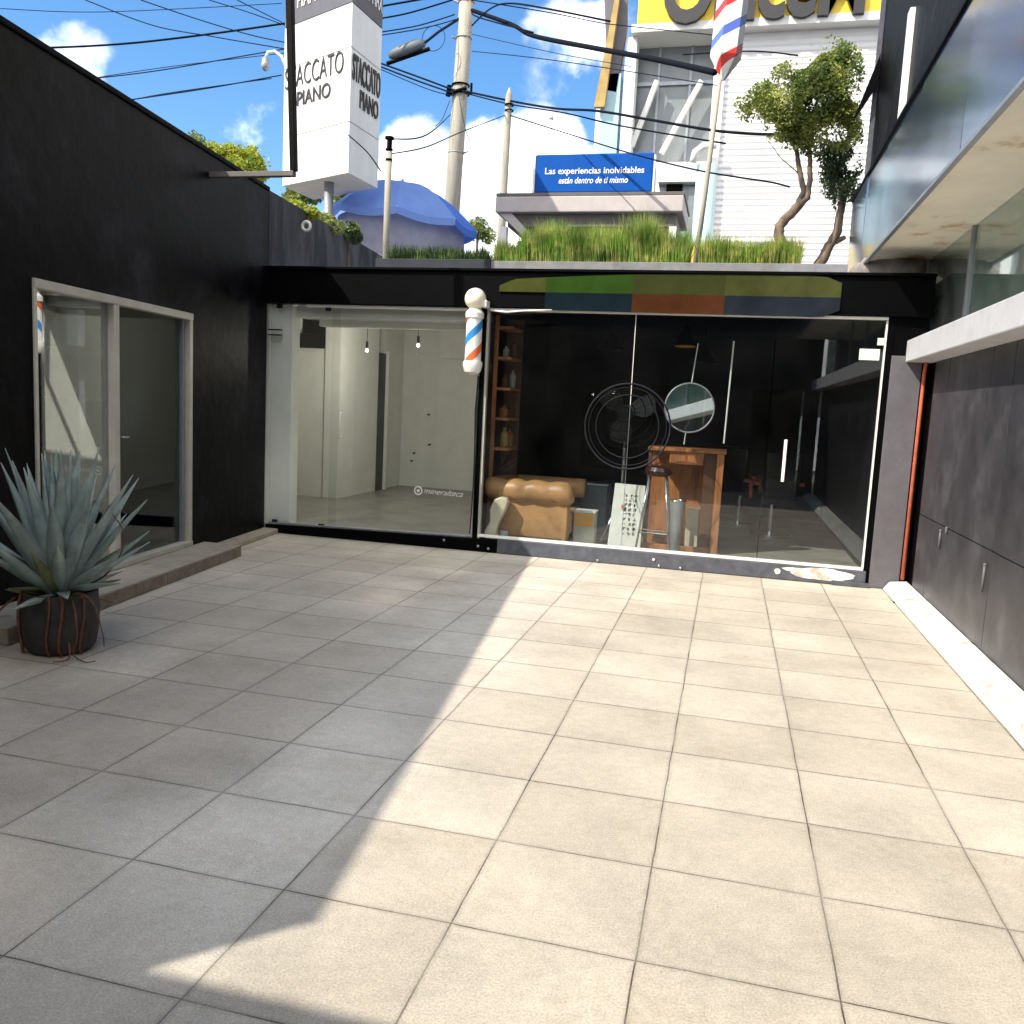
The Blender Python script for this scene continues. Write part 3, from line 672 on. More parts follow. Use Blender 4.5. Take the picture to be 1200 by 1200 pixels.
# small round sticker and script on the left glass
p = P(490, 575, y=6.88)
GS = empty('glass_sticker', (p.x, 6.883, p.z), 'white round logo and handwritten name stuck on the left glass', 'sticker')
g = MB(); g.ring((p.x, 6.882, p.z), .045, .008, 'y', 24, 6); g.ball((p.x, 6.882, p.z), .02, 10, 6, (1, .2, 1)); g.build('logo', M['white_plastic'], GS)
text('lettering', 'mineralteca', M['white_plastic'], GS, (p.x + .06, 6.884, p.z - .025), (1, 0, -.02), (0, 0, 1), .07, .002, width=.48, shear=.5)

# ------------------------------------------------------------------ barber pole lamp
BL = empty('barber_pole_lamp', (-2.64, 6.70, 2.0), 'wall barber pole with white globe and blue and red stripes between the two glass fronts', 'barber pole')
cyl = MB().lathe([(.088, 2.14), (.088, 2.60)], (-2.64, 6.70, 0), 28)
o = cyl.build('striped_tube', stripe_mat('barber_stripes_small', ((.03, .24, .60), (.72, .15, .05)), .50, -1.0, .20), BL, smooth=True, auto=True)
for v in o.data.vertices: pass
g = MB().lathe([(.03, 1.99), (.085, 2.02), (.10, 2.06), (.108, 2.11), (.10, 2.14), (.085, 2.142)], (-2.64, 6.70, 0), 28); g.build('base_cap', M['white_plastic'], BL, smooth=True, auto=True)
g = MB().lathe([(.085, 2.598), (.10, 2.605), (.102, 2.66), (.075, 2.69), (.05, 2.72)], (-2.64, 6.70, 0), 28); g.build('top_cap', M['white_plastic'], BL, smooth=True, auto=True)
g = MB().ball((-2.64, 6.70, 2.81), .118, 28, 18); g.build('globe', M['lamp_glass'], BL, smooth=True)
g = MB(); g.box((-2.56, 6.66, 2.72), (-2.50, 6.80, 2.80)); g.build('bracket', M['white_plastic'], BL, bevel=.01)
g = MB(); g.box((-2.66, 6.78, 2.03), (-2.60, 6.84, 2.10)); g.build('bracket', M['white_plastic'], BL, bevel=.01)
g = MB(); g.tube([(-2.60, 6.80, 1.99), (-2.62, 6.81, 1.6), (-2.60, 6.81, .9), (-2.62, 6.81, .2)], .008, 6); g.build('cord', M['black_plastic'], BL)
g = MB(); g.tube([(-2.47, 6.78, 2.70), (-2.3, 6.77, 2.685), (-2.1, 6.775, 2.705), (-1.8, 6.78, 2.72)], .010, 6); tag(g.build('loose_cable', M['white_plastic'], smooth=True), 'short white cable drooping under the beam beside the barber pole lamp', 'cable')

# ------------------------------------------------------------------ inside the shop
# armchair seen from the side
AX0, AX1, AY0, AY1 = -2.38, -1.56, 7.16, 7.95
AC = empty('leather_armchair', (-1.95, 7.5, .1), 'tan leather armchair with a thick rolled arm behind the glass', 'armchair')
g = MB(); g.box((AX0, AY0, .16), (AX1, AY0 + .16, .60)); g.build('side_panel', M['tan'], AC, bevel=.03, seg=4, smooth=True)
g = MB(); pts = []; rr = []
for i in range(33):
    t = i / 32; pts.append((-2.56 + t * 1.04, 7.20, .70 + .008 * math.sin(t * 25))); rr.append(.122 * (1 + .11 * abs(math.sin(t * math.pi * 4.0)) + .02 * math.sin(t * 37)) * (.72 if i in (0, 32) else (.92 if i in (1, 31) else 1)))
g.tube(pts, rr, 18); g.build('arm', M['tan'], AC, smooth=True)
g = MB(); pts = [(-2.56 + i / 16 * 1.04, 8.05, .70) for i in range(17)]; g.tube(pts, .12, 14); g.build('arm', M['tan'], AC, smooth=True)
g = MB(); g.box((AX0, AY0 + .17, .2), (AX1, 7.95, .48)); g.build('seat', M['tan'], AC, bevel=.04, seg=4, smooth=True)
g = MB(); g.box((AX0 - .12, 7.2, .2), (AX0 + .0, 8.1, .80)); g.build('backrest', M['tan'], AC, bevel=.05, seg=4, smooth=True)
g = MB(); g.box((AX1 - .06, AY0 - .012, .14), (AX1 - .012, AY0 - .001, .60)); g.box((AX0 + .02, AY0 - .012, .565), (AX1 - .063, AY0 - .001, .60)); g.build('piping', M['tan'], AC, bevel=.004)
for (x, y) in ((AX0 + .08, 7.22), (AX1 - .08, 7.22), (AX0 + .08, 7.9), (AX1 - .08, 7.9)):
    g = MB(); g.box((x - .025, y - .025, .096), (x + .025, y + .025, .17)); g.build('foot', M['wood_dark'], AC)
# cream hourglass support in front of the chair
prof = [(-2.49, .13), (-2.50, .22), (-2.44, .34), (-2.45, .48), (-2.40, .60), (-2.33, .63), (-2.26, .62), (-2.23, .58), (-2.27, .46), (-2.33, .34), (-2.36, .24), (-2.35, .12)]
g = MB().prism([(x, 6.98, z) for (x, z) in prof], (0, .13, 0)); tag(g.build('chair_cushion', M['cream'], smooth=True, auto=True, bevel=.02, seg=3), 'cream curved pad standing on end in front of the tan armchair', 'cushion')
# small tin with a red label by the glass
p = P(590, 625, y=6.96)
TN = empty('tin_can', (p.x, 6.99, .128), 'small pale blue tin with a red mark at the foot of the glass', 'tin')
g = MB().lathe([(.04, .0965), (.045, .10), (.045, .235), (.04, .24)], (p.x, 6.99, 0), 18); g.build('body', mat('pale_blue_tin', (.42, .55, .60), .35, metal=.3), TN, smooth=True, auto=True)
g = MB(); g.box((p.x + .005, 6.935, .13), (p.x + .045, 6.947, .18)); g.build('mark', M['red'], TN)
# boxes on the floor
def carton(name, u0, v0, u1, v1, y, dep, m, label, cat, lid=None, grp=None):
    a = P(u0, v1, y=y); b = P(u1, v0, y=y); z0 = .096
    e = empty(name, ((a.x + b.x) / 2, y + dep / 2, z0), label, cat, grp); h = b.z
    g = MB(); g.box((a.x, y, z0), (b.x, y + dep, h)); g.build('body', m, e, bevel=.006)
    if lid: g = MB(); g.box((a.x - .008, y - .006, h + .001), (b.x + .008, y + dep + .006, h + .02)); g.build('lid', lid, e, bevel=.004)
    return e, a.x, b.x, h
e, x0, x1, h = carton('storage_box', 671, 602, 697, 634, 7.45, .25, M['beige'], 'small pale box with an orange front on the floor beside the tan armchair', 'box', M['white_plastic'])
g = MB(); g.box((x0 + .01, 7.44, h - .16), (x1 - .015, 7.449, h - .01)); g.build('front_card', M['orange'], e)
e, x0, x1, h = carton('cabinet', 679, 570, 712, 620, 8.3, .35, M['grey_plastic'], 'low slate grey cabinet behind the orange fronted box', 'cabinet', M['steel'])
e, x0, x1, h = carton('carton', 803, 597, 820, 624, 7.75, .14, M['beige'], 'small beige carton inside the wooden desk', 'carton')
# white paper bag
pb0 = P(712, 636, y=7.42); pb1 = P(757, 569, y=7.42)
PB = empty('paper_bag', ((pb0.x + pb1.x) / 2, 7.5, .096), 'tall white paper bag printed with small dark marks behind the glass', 'bag')
g = MB(); a, b, h = pb0.x, pb1.x, pb1.z
g.hexa([(a + .0, 7.40, .097), (b - .02, 7.42, .097), (b - .03, 7.62, .097), (a + .02, 7.60, .097), (a + .04, 7.46, h), (b - .01, 7.47, h - .01), (b - .01, 7.50, h - .01), (a + .04, 7.49, h)])
g.build('body', M['paper'], PB)
rnd = random.Random(3); g = MB()
for r_ in range(9):
    for c_ in range(3):
        cx = a + .17 + c_ * .055; cz = h - .13 - r_ * .055; t = (cz - .1) / (h - .1); yy = 7.40 + .06 * t + .012 * (1 - 0) - .006
        for _ in range(3):
            if rnd.random() < .7: x_ = cx + rnd.uniform(-.015, .01); z_ = cz + rnd.uniform(-.015, .015); g.box((x_, yy - .004, z_), (x_ + rnd.uniform(.008, .03), yy - .001, z_ + .006))
            if rnd.random() < .6: x_ = cx + rnd.uniform(-.015, .012); z_ = cz - .02; g.box((x_, yy - .0045, z_), (x_ + .006, yy - .0015, z_ + rnd.uniform(.02, .04)))
g.build('printing', M['ink'], PB)
g = MB(); g.box((a + .135, 7.415, h - .29), (a + .165, 7.424, h - .24)); g.build('red_stamp', M['red'], PB)
# wooden desk / open cabinet
d0 = P(760, 524, y=7.55); d1 = P(852, 524, y=7.55); dz = d0.z
WD = empty('wooden_desk', ((d0.x + d1.x) / 2, 7.8, .096), 'orange brown wooden desk frame standing behind the glass', 'desk')
g = MB(); g.box((d0.x, 7.50, dz - .03), (d1.x, 8.05, dz + .01)); g.build('top', M['wood'], WD, bevel=.005)
g = MB(); g.box((d1.x - .10, 7.51, .097), (d1.x - .02, 8.04, dz - .031)); g.build('side_panel', M['wood'], WD, bevel=.004)
g = MB(); g.box((d1.x - .24, 7.60, .15), (d1.x - .105, 7.64, dz - .031)); g.build('side_panel', M['wood_dark'], WD)
g = MB(); g.box((d0.x + .02, 7.96, .12), (d1.x - .105, 8.0, dz - .031)); g.build('back_panel', M['wood'], WD)
g = MB(); g.box((d0.x + .25, 7.53, dz - .17), (d1.x - .245, 7.60, dz - .032)); g.build('drawer', M['wood'], WD, bevel=.004)
g = MB(); g.box((d0.x + .0, 7.53, .10), (d1.x - .105, 7.60, .16)); g.build('bottom_rail', M['wood'], WD, bevel=.004)
g = MB(); g.box((d0.x + .01, 7.53, .165), (d0.x + .05, 7.58, dz - .031)); g.build('leg', M['wood_dark'], WD)
# bar stool
p = P(773, 533, y=7.3)
BS = empty('bar_stool', (p.x, 7.32, .096), 'bar stool with a dark red seat in front of the wooden desk', 'stool')
g = MB().lathe([(.11, 0), (.15, .02), (.16, .06), (.14, .10), (.08, .115)], (p.x, 7.32, .97), 24); g.build('seat', M['stool_seat'], BS, smooth=True, auto=True)
for (sx, sy) in ((-1, -1), (1, -1), (1, 1), (-1, 1)):
    g = MB(); g.tube([(p.x + .09 * sx, 7.32 + .09 * sy, .97), (p.x + .19 * sx, 7.32 + .17 * sy, .097)], .012, 8); g.build('leg', M['steel'], BS, smooth=True)
g = MB(); q = [(p.x + .165 * sx, 7.32 + .15 * sy, .33) for (sx, sy) in ((-1, -1), (1, -1), (1, 1), (-1, 1), (-1, -1))]; g.tube(q, .009, 6); g.build('footrest', M['chrome'], BS)
# steel canister
p = P(791, 605, y=7.25)
CN = empty('steel_canister', (p.x + .02, 7.2, .096), 'tall narrow steel canister with a shiny rim beside the bar stool', 'canister')
g = MB().lathe([(.04, .097), (.045, .11), (.085, .72)], (p.x + .02, 7.2, 0), 20); g.build('body', M['galv'], CN, smooth=True, auto=True)
g = MB(); g.ring((p.x + .02, 7.2, .72), .085, .008, 'z', 24, 6); g.build('rim', M['chrome'], CN, smooth=True)
# pedestal fan
p = P(733, 483, y=7.75); FC = Vector((p.x, 7.75, p.z))
FN = empty('pedestal_fan', (p.x, 7.8, .096), 'large black pedestal fan on tripod legs behind the white paper bag', 'fan')
g = MB()
for r_ in (.12, .24, .33, .42): g.ring(FC + Vector((0, -.09 if r_ < .4 else 0, 0)), r_, .006, 'y', 40, 5)
for k in range(18):
    a = k * math.pi / 9; g.tube([FC + Vector((.04 * math.cos(a), -.10, .04 * math.sin(a))), FC + Vector((.3 * math.cos(a), -.09, .3 * math.sin(a))), FC + Vector((.42 * math.cos(a), 0, .42 * math.sin(a)))], .003, 4)
g.ring(FC + Vector((0, .09, 0)), .40, .006, 'y', 40, 5); g.build('cage', M['black_steel'], FN)
for k in range(3):
    a = k * 2 * math.pi / 3 + .4; g = MB(); poly = []
    for (r_, w) in ((.06, -.05), (.20, -.14), (.34, -.12), (.37, .0), (.34, .11), (.2, .11), (.06, .05)):
        poly.append(FC + Vector((r_ * math.cos(a) - w * math.sin(a), w * .35, r_ * math.sin(a) + w * math.cos(a))))
    g.prism(poly, (0, .006, 0)); g.build('blade', M['black_plastic'], FN)
g = MB(); g.tube([FC + Vector((0, -.06, 0)), FC + Vector((0, .28, 0))], .085, 16); g.build('motor', M['black_plastic'], FN, smooth=True, auto=True)
g = MB(); g.tube([FC + Vector((0, .15, -.05)), Vector((FC.x, FC.y + .15, .62))], .02, 10); g.ball((FC.x, FC.y + .15, .62), .06); g.build('pole', M['steel'], FN, smooth=True)
for a in (-2.3, -.9, 1.6):
    g = MB(); g.tube([(FC.x, FC.y + .15, .62), (FC.x + .30 * math.cos(a), FC.y + .15 + .26 * math.sin(a), .10)], .014, 8); g.build('leg', M['steel'], FN)
# round mirror hanging from a rod
p = P(808, 478, y=7.22)
MR = empty('round_mirror', (p.x, 7.22, p.z), 'round mirror hanging on a thin rod above the wooden desk', 'mirror')
ang = R(11); 
g = MB().lathe([(.001, 0), (.262, 0), (.262, .008), (.001, .008)], (0, 0, 0), 48); q = Matrix.Rotation(ang, 3, 'Z') @ Matrix.Rotation(R(90 - 3), 3, 'X')
g.v = [q @ v + Vector((p.x, 7.22, p.z)) for v in g.v]; g.build('glass', M['mirror'], MR)
g = MB().ring((0, 0, .004), .268, .010, 'z', 48, 6); g.v = [q @ v + Vector((p.x, 7.22, p.z)) for v in g.v]; g.build('rim', M['galv'], MR, smooth=True)
g = MB(); g.tube([(p.x + .0, 7.24, p.z + .25), (p.x + .04, 7.24, 2.45)], .006, 6); g.tube([(p.x - .02, 7.2, p.z - .26), (p.x - .03, 7.2, p.z - .40)], .006, 6); g.build('rod', M['white_plastic'], MR)
# glass shelf bracket rod
p = P(853, 460, y=7.2); g = MB(); g.tube([(p.x + .02, 7.2, p.z + .55), (p.x, 7.2, p.z - .55)], .009, 6); tag(g.build('hanging_rod', M['white_plastic']), 'thin white rod hanging to the right of the round mirror', 'rod')
# pendant lamps
def pendant(u, v, y, label, brim=None):
    p = P(u, v, y=y); e = empty('pendant_lamp', (p.x, y, p.z), label, 'lamp', 'black pendant lamps in the barber shop')
    g = MB().lathe([(.17, -.02), (.165, 0), (.10, .09), (.05, .16), (.03, .20)], (p.x, y, p.z), 24); g.build('lamp_shade', M['black_steel'], e, smooth=True, auto=True)
    g = MB(); g.tube([(p.x, y, p.z + .2), (p.x, y, 2.93)], .005, 5); g.build('cord', M['cable'], e)
    if brim: g = MB().lathe([(.12, -.035), (.12, -.024)], (p.x, y, p.z), 24); g.build('brim', brim, e)
pendant(717, 408, 8.4, 'black cone pendant lamp above the pedestal fan')
pendant(803, 403, 7.9, 'black pendant lamp with an orange brim above the round mirror', M['orange'])
pendant(825, 424, 8.6, 'black cone pendant lamp hanging lowest, right of the mirror rod')
# bookcase by the partition
BC = empty('bookcase', (-2.44, 7.5, .096), 'tall orange brown wooden shelf unit against the partition at left of the shop', 'bookcase')
for z in (.8, 1.15, 1.5, 1.85, 2.2, 2.55):
    g = MB(); g.box((-2.545, 7.25, z), (-2.34, 7.75, z + .03)); g.build('shelf', M['wood'], BC)
g = MB(); g.box((-2.545, 7.22, .1), (-2.50, 7.248, 2.7)); g.build('side_panel', M['wood'], BC)
g = MB(); g.box((-2.545, 7.752, .1), (-2.34, 7.78, 2.7)); g.build('side_panel', M['wood_dark'], BC)
rnd = random.Random(5)
TINTS = [('amber', (.42, .17, .04)), ('brown', (.16, .06, .03)), ('yellowish', (.50, .36, .10)), ('white', (.6, .58, .5))]
TM = [mat('bottle_' + n_, tuple(k * .5 for k in c_), .35) for n_, c_ in TINTS]
SHN = {1.18: 'second lowest', 1.53: 'middle', 1.88: 'fourth', 2.23: 'fifth'}
for z in (1.18, 1.53, 1.88, 2.23):
    for k in range(2):
        x = -2.42 + rnd.uniform(-.03, .03); y = 7.37 + k * .2; j = rnd.randrange(4); r_ = rnd.uniform(.035, .055); h = rnd.uniform(.13, .24)
        g = MB().lathe([(r_ * .9, .002), (r_, .01), (r_, h * .7), (r_ * .4, h * .85), (r_ * .4, h)], (x, y, z), 12)
        tag(g.build('bottle', TM[j], smooth=True, auto=True), '%s bottle, %s from the glass on the %s shelf of the wooden shelf unit' % (TINTS[j][0], ('nearer', 'farther')[k], SHN[z]), 'bottle', 'bottles on the wooden shelf unit')
# barber chair and dark seat at the right
def barber_chair(x, y, rot, label):
    e = empty('barber_chair', (0, 0, 0), label, 'chair', 'chairs at the back of the shop')
    g = MB(); g.box((-.25, -.25, .45), (.25, .25, .58)); g.build('seat', M['black_plastic'], e, bevel=.03, smooth=True)
    g = MB(); g.box((-.24, .20, .55), (.24, .30, 1.15)); g.build('backrest', M['black_plastic'], e, bevel=.03, smooth=True)
    for s in (-1, 1):
        g = MB(); g.box((s * .31 - .035, -.22, .70), (s * .31 + .035, .22, .745)); g.box((s * .31 - .02, -.05, .5), (s * .31 + .02, .02, .70)); g.build('armrest', M['red'], e, bevel=.01)
    g = MB().lathe([(.28, 0), (.28, .03), (.05, .06), (.05, .45)], (0, 0, 0), 20); g.build('base', M['chrome'], e, smooth=True, auto=True)
    e.location = (x, y, .096); e.rotation_euler = (0, 0, rot); return e
p = P(905, 585, y=9.6); barber_chair(p.x, 9.6, R(200), 'black barber chair with red armrests at the back of the shop on the right')
p = P(868, 570, y=10.6); barber_chair(p.x, 10.6, R(150), 'black barber chair furthest back behind the wooden desk')
# bulbs in the white room
def bulb(u, v, y, label):
    p = P(u, v, y=y); e = empty('hanging_bulb', (p.x, y, p.z), label, 'light bulb', 'bare bulbs in the white room')
    g = MB(); g.tube([(p.x, y, p.z + .06), (p.x, y, 2.93)], .004, 5); g.tube([(p.x, y, p.z + .03), (p.x, y, p.z + .12)], .02, 8); g.build('socket', M['black_plastic'], e)
    g = MB().ball((p.x, y, p.z - .005), .024, 14, 10); g.build('globe', M['bulb'], e, smooth=True)
    pl = bpy.data.lights.new('bulb_light', 'POINT'); pl.energy = 11; pl.color = (1.0, .95, .84); pl.shadow_soft_size = .06
    po = bpy.data.objects.new('bulb_light', pl); COL.objects.link(po); po.parent = e; po.location = (0, 0, -.14)
bulb(430, 410, 9.2, 'bare bulb on a short cord, the left one in the white room'); bulb(490, 404, 9.2, 'bare bulb on a short cord, the right one in the white room')
FXL = ('topmost dark fixing on the back wall of the white room', 'dark fixing just below the topmost one on the white room wall', 'dark fixing low beside the dark door edge of the white room', 'dark fixing nearest the tall white cupboard, upper one', 'dark fixing nearest the tall white cupboard, lower one', 'lowest dark fixing on the back wall of the white room')
for i, (u, v) in enumerate(((469, 447), (464, 500), (485, 531), (502, 486), (503, 521), (482, 540))):
    p = P(u, v, y=12.48); g = MB(); g.ball((p.x, 12.49, p.z), .03, 10, 6, (1, .3, .7)); tag(g.build('wall_bracket', M['pilaster']), FXL[i], 'fixing', 'dark fixings on the white room wall')

# ------------------------------------------------------------------ red pipe
g = MB(); g.tube([(1.975, 6.82, .12), (1.975, 6.82, 2.2), (1.985, 6.82, 2.36)], .018, 14); RP = tag(g.build('drain_pipe', M['red'], smooth=True), 'red vertical pipe in the corner between the glass front and the right wall', 'pipe')

# ------------------------------------------------------------------ right building
RB = empty('glass_building', (4, 3, 0), 'tall building with dark wall panels below and a blue mirrored glass parapet on the right', 'building')
XW = 2.03
g = MB(); g.box((XW + .012, -3.4, 0), (XW + .3, 7.25, 2.30)); g.build('wall_core', M['black_steel'], RB)
# cladding panels
yj = [-3.4, -1.9, -.4, 1.1, 2.6, 4.18, 4.72, 6.05, 6.62]
lo = [-3.4, -1.9, -.4, 1.1, 2.65, 4.18, 6.10, 6.62]
for a, b in zip(yj[:-1], yj[1:]):
    g = MB(); g.box((XW, a + .006, .826), (XW + .012, b - .006, 2.30)); g.build('cladding_panel', M['panel'], RB, bevel=.002)
for a, b in zip(lo[:-1], lo[1:]):
    g = MB(); g.box((XW - .001, a + .006, .03), (XW + .011, b - .006, .816)); g.build('cladding_panel', M['panel'], RB, bevel=.002)
p1 = P(1103, 622, x=XW - .02)
for (u, v, h) in ((1103, 622, .16), (1155, 662, .20), (1110, 619, .05)):
    p = P(u, v, x=XW - .01); g = MB(); g.tube([(XW - .015, p.y, p.z), (XW - .015, p.y, p.z - h)], .010, 8); g.ball((XW - .015, p.y, p.z), .014, 8, 6); g.build('bolt_latch', M['pilaster'], RB, smooth=True)
g = MB(); g.box((1.80, -3.4, 2.30), (XW + .3, 6.99, 2.515)); g.build('ledge', M['ledge'], RB, bevel=.01)
g = MB(); g.box((XW + .02, 7.002, 2.30), (XW + .3, 9.4, 2.5)); g.build('wall_core', M['panel'], RB)
# window wall
g = MB(); g.box((XW + .28, -3.4, 2.52), (XW + .34, 9.4, 3.40)); g.build('window_backing', mat('pale_curtain', (.40, .46, .42), .8, var=.3, vs=1.5, c2=(.62, .54, .38), c2s=.8, c2t=(.45, .6)), RB)
yy = [-3.4, -1.5, .4, 2.2, 4.0, 5.80, 7.55]
for a, b in zip(yy[:-1], yy[1:]):
    g = MB(); g.box((XW + .02, a + .03, 2.53), (XW + .03, b - .03, 3.395)); w = g.build('window', M['glass_teal'], RB)
    g = MB(); g.box((XW, b - .028, 2.517), (XW + .06, b + .028, 3.397)); g.build('mullion', M['galv'], w, bevel=.003)
g = MB(); g.box((XW + .0, 7.60, 2.517), (XW + .2, 9.4, 3.397)); g.build('pier', M['pilaster'], RB)
# soffit and mirrored parapet band
BX = 1.43
g = MB(); g.box((BX + .02, -3.4, 3.40), (6.0, 9.4, 3.50)); g.build('soffit', M['soffit'], RB)
g = MB(); g.box((BX - .02, -3.4, 3.375), (BX + .018, 9.4, 3.40)); g.build('edge_trim', M['galv'], RB)
ys = [-3.4, -1.6, .2, 2.0, 3.7, 5.3, 6.9, 8.1, 9.4]
for a, b in zip(ys[:-1], ys[1:]):
    g = MB(); k_ = random.Random(int(a * 10) + 50); t1 = k_.uniform(0, .014); t2 = k_.uniform(0, .014); t3 = k_.uniform(-.006, .012)   # each pane hangs a little out of true
    g.hexa([(BX + t1, a + .003, 3.402), (BX + t1 + .018, a + .003, 3.402), (BX + t2 + .018, b - .003, 3.402), (BX + t2, b - .003, 3.402), (BX + t1 + t3 , a + .003, 4.42), (BX + t1 + t3 + .018, a + .003, 4.42), (BX + t2 + t3 + .018, b - .003, 4.42), (BX + t2 + t3, b - .003, 4.42)]); g.build('parapet_panel', M['band_glass'], RB)
g = MB(); g.box((BX + .019, 9.38, 3.50), (6, 9.4, 4.42)); g.build('parapet_end', M['band_glass'], RB)
g = MB(); g.box((BX - .01, -3.4, 4.422), (BX + .05, 9.4, 4.45)); g.build('coping', M['black_steel'], RB)
# storeys above
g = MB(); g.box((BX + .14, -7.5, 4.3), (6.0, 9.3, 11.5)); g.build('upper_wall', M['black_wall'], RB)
yw = P(1058, 100, x=BX + .1).y
for (y0, y1, z0, z1, m_) in ((yw - .07, yw + .07, 4.47, P(1058, 32, x=BX + .1).z, 'office_white'), (9.12, 9.2, 4.45, 11.0, 'grey_steel')):
    g = MB(); g.box((BX + .09, y0, z0), (BX + .138, y1, z1)); g.build('upright', M[m_], RB)
g = MB(); g.box((BX + .10, -3.4, 6.35), (BX + .138, 5.2, 7.3)); g.build('upper_band', M['brown_gold'], RB)
for (a, b, z0, z1) in ((-5.6, -4.9, 4.7, 5.3), (-4.6, -4.1, 4.9, 5.5), (-.6, .5, 5.4, 6.0), (.9, 1.9, 5.5, 6.0), (2.2, 3.0, 5.2, 5.8), (-3.9, -3.3, 9.6, 10.6), (-1.6, -.7, 9.8, 10.6), (-.3, .3, 9.4, 10.3)):  # unseen mirror panes added to throw sun patches on wall and paving
    g = MB(); g.box((BX + .12, a, z0), (BX + .138, b, z1)); g.build('window', M['bounce_glass'], RB)
g = MB(); g.hexa([(BX - .10, 9.0, 5.3), (BX + .12, 9.0, 5.7), (BX + .12, 9.1, 5.7), (BX - .10, 9.1, 5.3), (BX - .10, 9.0, 5.36), (BX + .12, 9.0, 6.05), (BX + .12, 9.1, 6.05), (BX - .10, 9.1, 5.36)]); g.build('awning_fin', M['black_steel'], RB)
# grey tarp bundle at the roof corner
g = MB(); pts = []; q0 = P(1000, 322, y=7.9); q1 = P(1082, 308, y=7.35)
for i in range(13):
    t = i / 12; pts.append(q0.lerp(q1, t) + Vector((0, 0, -.02 + .03 * math.sin(t * 5)))); 
rr = [.03 + .15 * math.sin(math.pi * min(1, (i / 12) * .8 + .12)) * (1 + .15 * math.sin(i * 2.3)) for i in range(13)]
g.tube(pts, rr, 12); tag(g.build('tarpaulin_roll', M['tarp'], smooth=True), 'rolled grey tarpaulin stuffed under the soffit at the end of the roof beam', 'tarpaulin')

# ------------------------------------------------------------------ rear building (behind the photographer; its roof shades the near floor)
RR = empty('rear_building', (-2, -6, 0), 'pale single storey building closing the courtyard behind the photographer', 'building')
g = MB(); yb = -3.62
for (x0, x1, z0, z1) in ((-9, -3.2, 0, 3.95), (-3.2, -1.2, 2.3, 3.95), (-1.2, .6, 0, 3.95), (.6, 1.7, 2.3, 3.95), (1.7, 2.0, 0, 3.95)):
    g.box((x0, yb - .2, z0), (x1, yb, z1))
g.build('wall', M['rear'], RR)
g = MB(); g.box((-9, yb - 5, 3.952), (2.0, yb + .0, 4.05)); g.build('roof', M['concrete'], RR)
g = MB(); g.box((-9, yb - 5, 0), (2.0, yb - 4.8, 3.95)); g.build('inner_wall', M['room_black'], RR)
for (x0, x1) in ((-3.2, -1.2), (.6, 1.7)):
    g = MB(); g.box((x0, yb - .12, .02), (x1, yb - .11, 2.3)); g.build('glass_door', M['glass_door'], RR)

# ------------------------------------------------------------------ planters and grass on the roof edge
def blades(x0, x1, y0, y1, z, h0, h1, n, seed, w=.006, lean=.25, hf=None):
    rnd = random.Random(seed); mb = MB()
    for _ in range(n):
        x = rnd.uniform(x0, x1); y = rnd.uniform(y0, y1); h = rnd.uniform(h0, h1) * (.75 + .5 * noise.noise(Vector((x * 2.3, y * 2, seed))) + .25)
        if hf: h *= hf(x)
        a = rnd.uniform(0, 2 * math.pi); l_ = rnd.uniform(.02, lean) * h; d = Vector((math.cos(a), math.sin(a), 0)); s_ = Vector((-d.y, d.x, 0)) * w * rnd.uniform(.6, 1.3)
        p = Vector((x, y, z)); m1 = p + Vector((0, 0, h * .55)) + d * l_ * .35; t = p + Vector((0, 0, h)) + d * l_
        mb.add([p - s_, p + s_, m1 + s_ * .9, m1 - s_ * .9, t], [(0, 1, 2, 3), (3, 2, 4)])
    return mb
def planter(x0, x1, m, zt_, label):
    e = empty('planter_box', ((x0 + x1) / 2, 7.3, 3.15), label, 'planter', 'planters on the shop roof edge')
    g = MB(); g.box((x0, 7.10, 3.151), (x1, 7.18, zt_)); g.box((x0, 7.62, 3.151), (x1, 7.70, zt_)); g.box((x0, 7.18, 3.151), (x0 + .05, 7.62, zt_)); g.box((x1 - .05, 7.18, 3.151), (x1, 7.62, zt_))
    g.build('trough', m, e, bevel=.006)
    g = MB(); g.box((x0 + .05, 7.181, 3.155), (x1 - .05, 7.619, zt_ - .03)); g.build('soil', M['soil'], e)
planter(-4.0, -2.60, M['concrete_dark'], 3.30, 'dark painted planter trough on the roof behind the metal post')
planter(-2.597, 1.20, M['concrete'], 3.285, 'long pale concrete planter trough on the roof edge')
tag(blades(-3.9, -2.7, 7.2, 7.6, 3.26, .06, .26, 4200, 1, .0045, .5).build('planter_grass', M['grass_c']), 'short dark grass in the dark trough below the blue umbrella', 'grass', kind='stuff')
tag(blades(-2.6, -.42, 7.2, 7.6, 3.25, .22, .52, 15000, 2, .0042, .45, lambda x: 1.0 if x > -2.3 else .55).build('planter_grass', M['grass_a']), 'tall green ornamental grass in the pale trough below the blue sign', 'grass', kind='stuff')
tag(blades(-.30, .74, 7.2, 7.6, 3.25, .16, .38, 6500, 3, .0042, .5).build('planter_grass', M['grass_b']), 'short yellowish grass in the pale trough under the crooked tree', 'grass', kind='stuff')

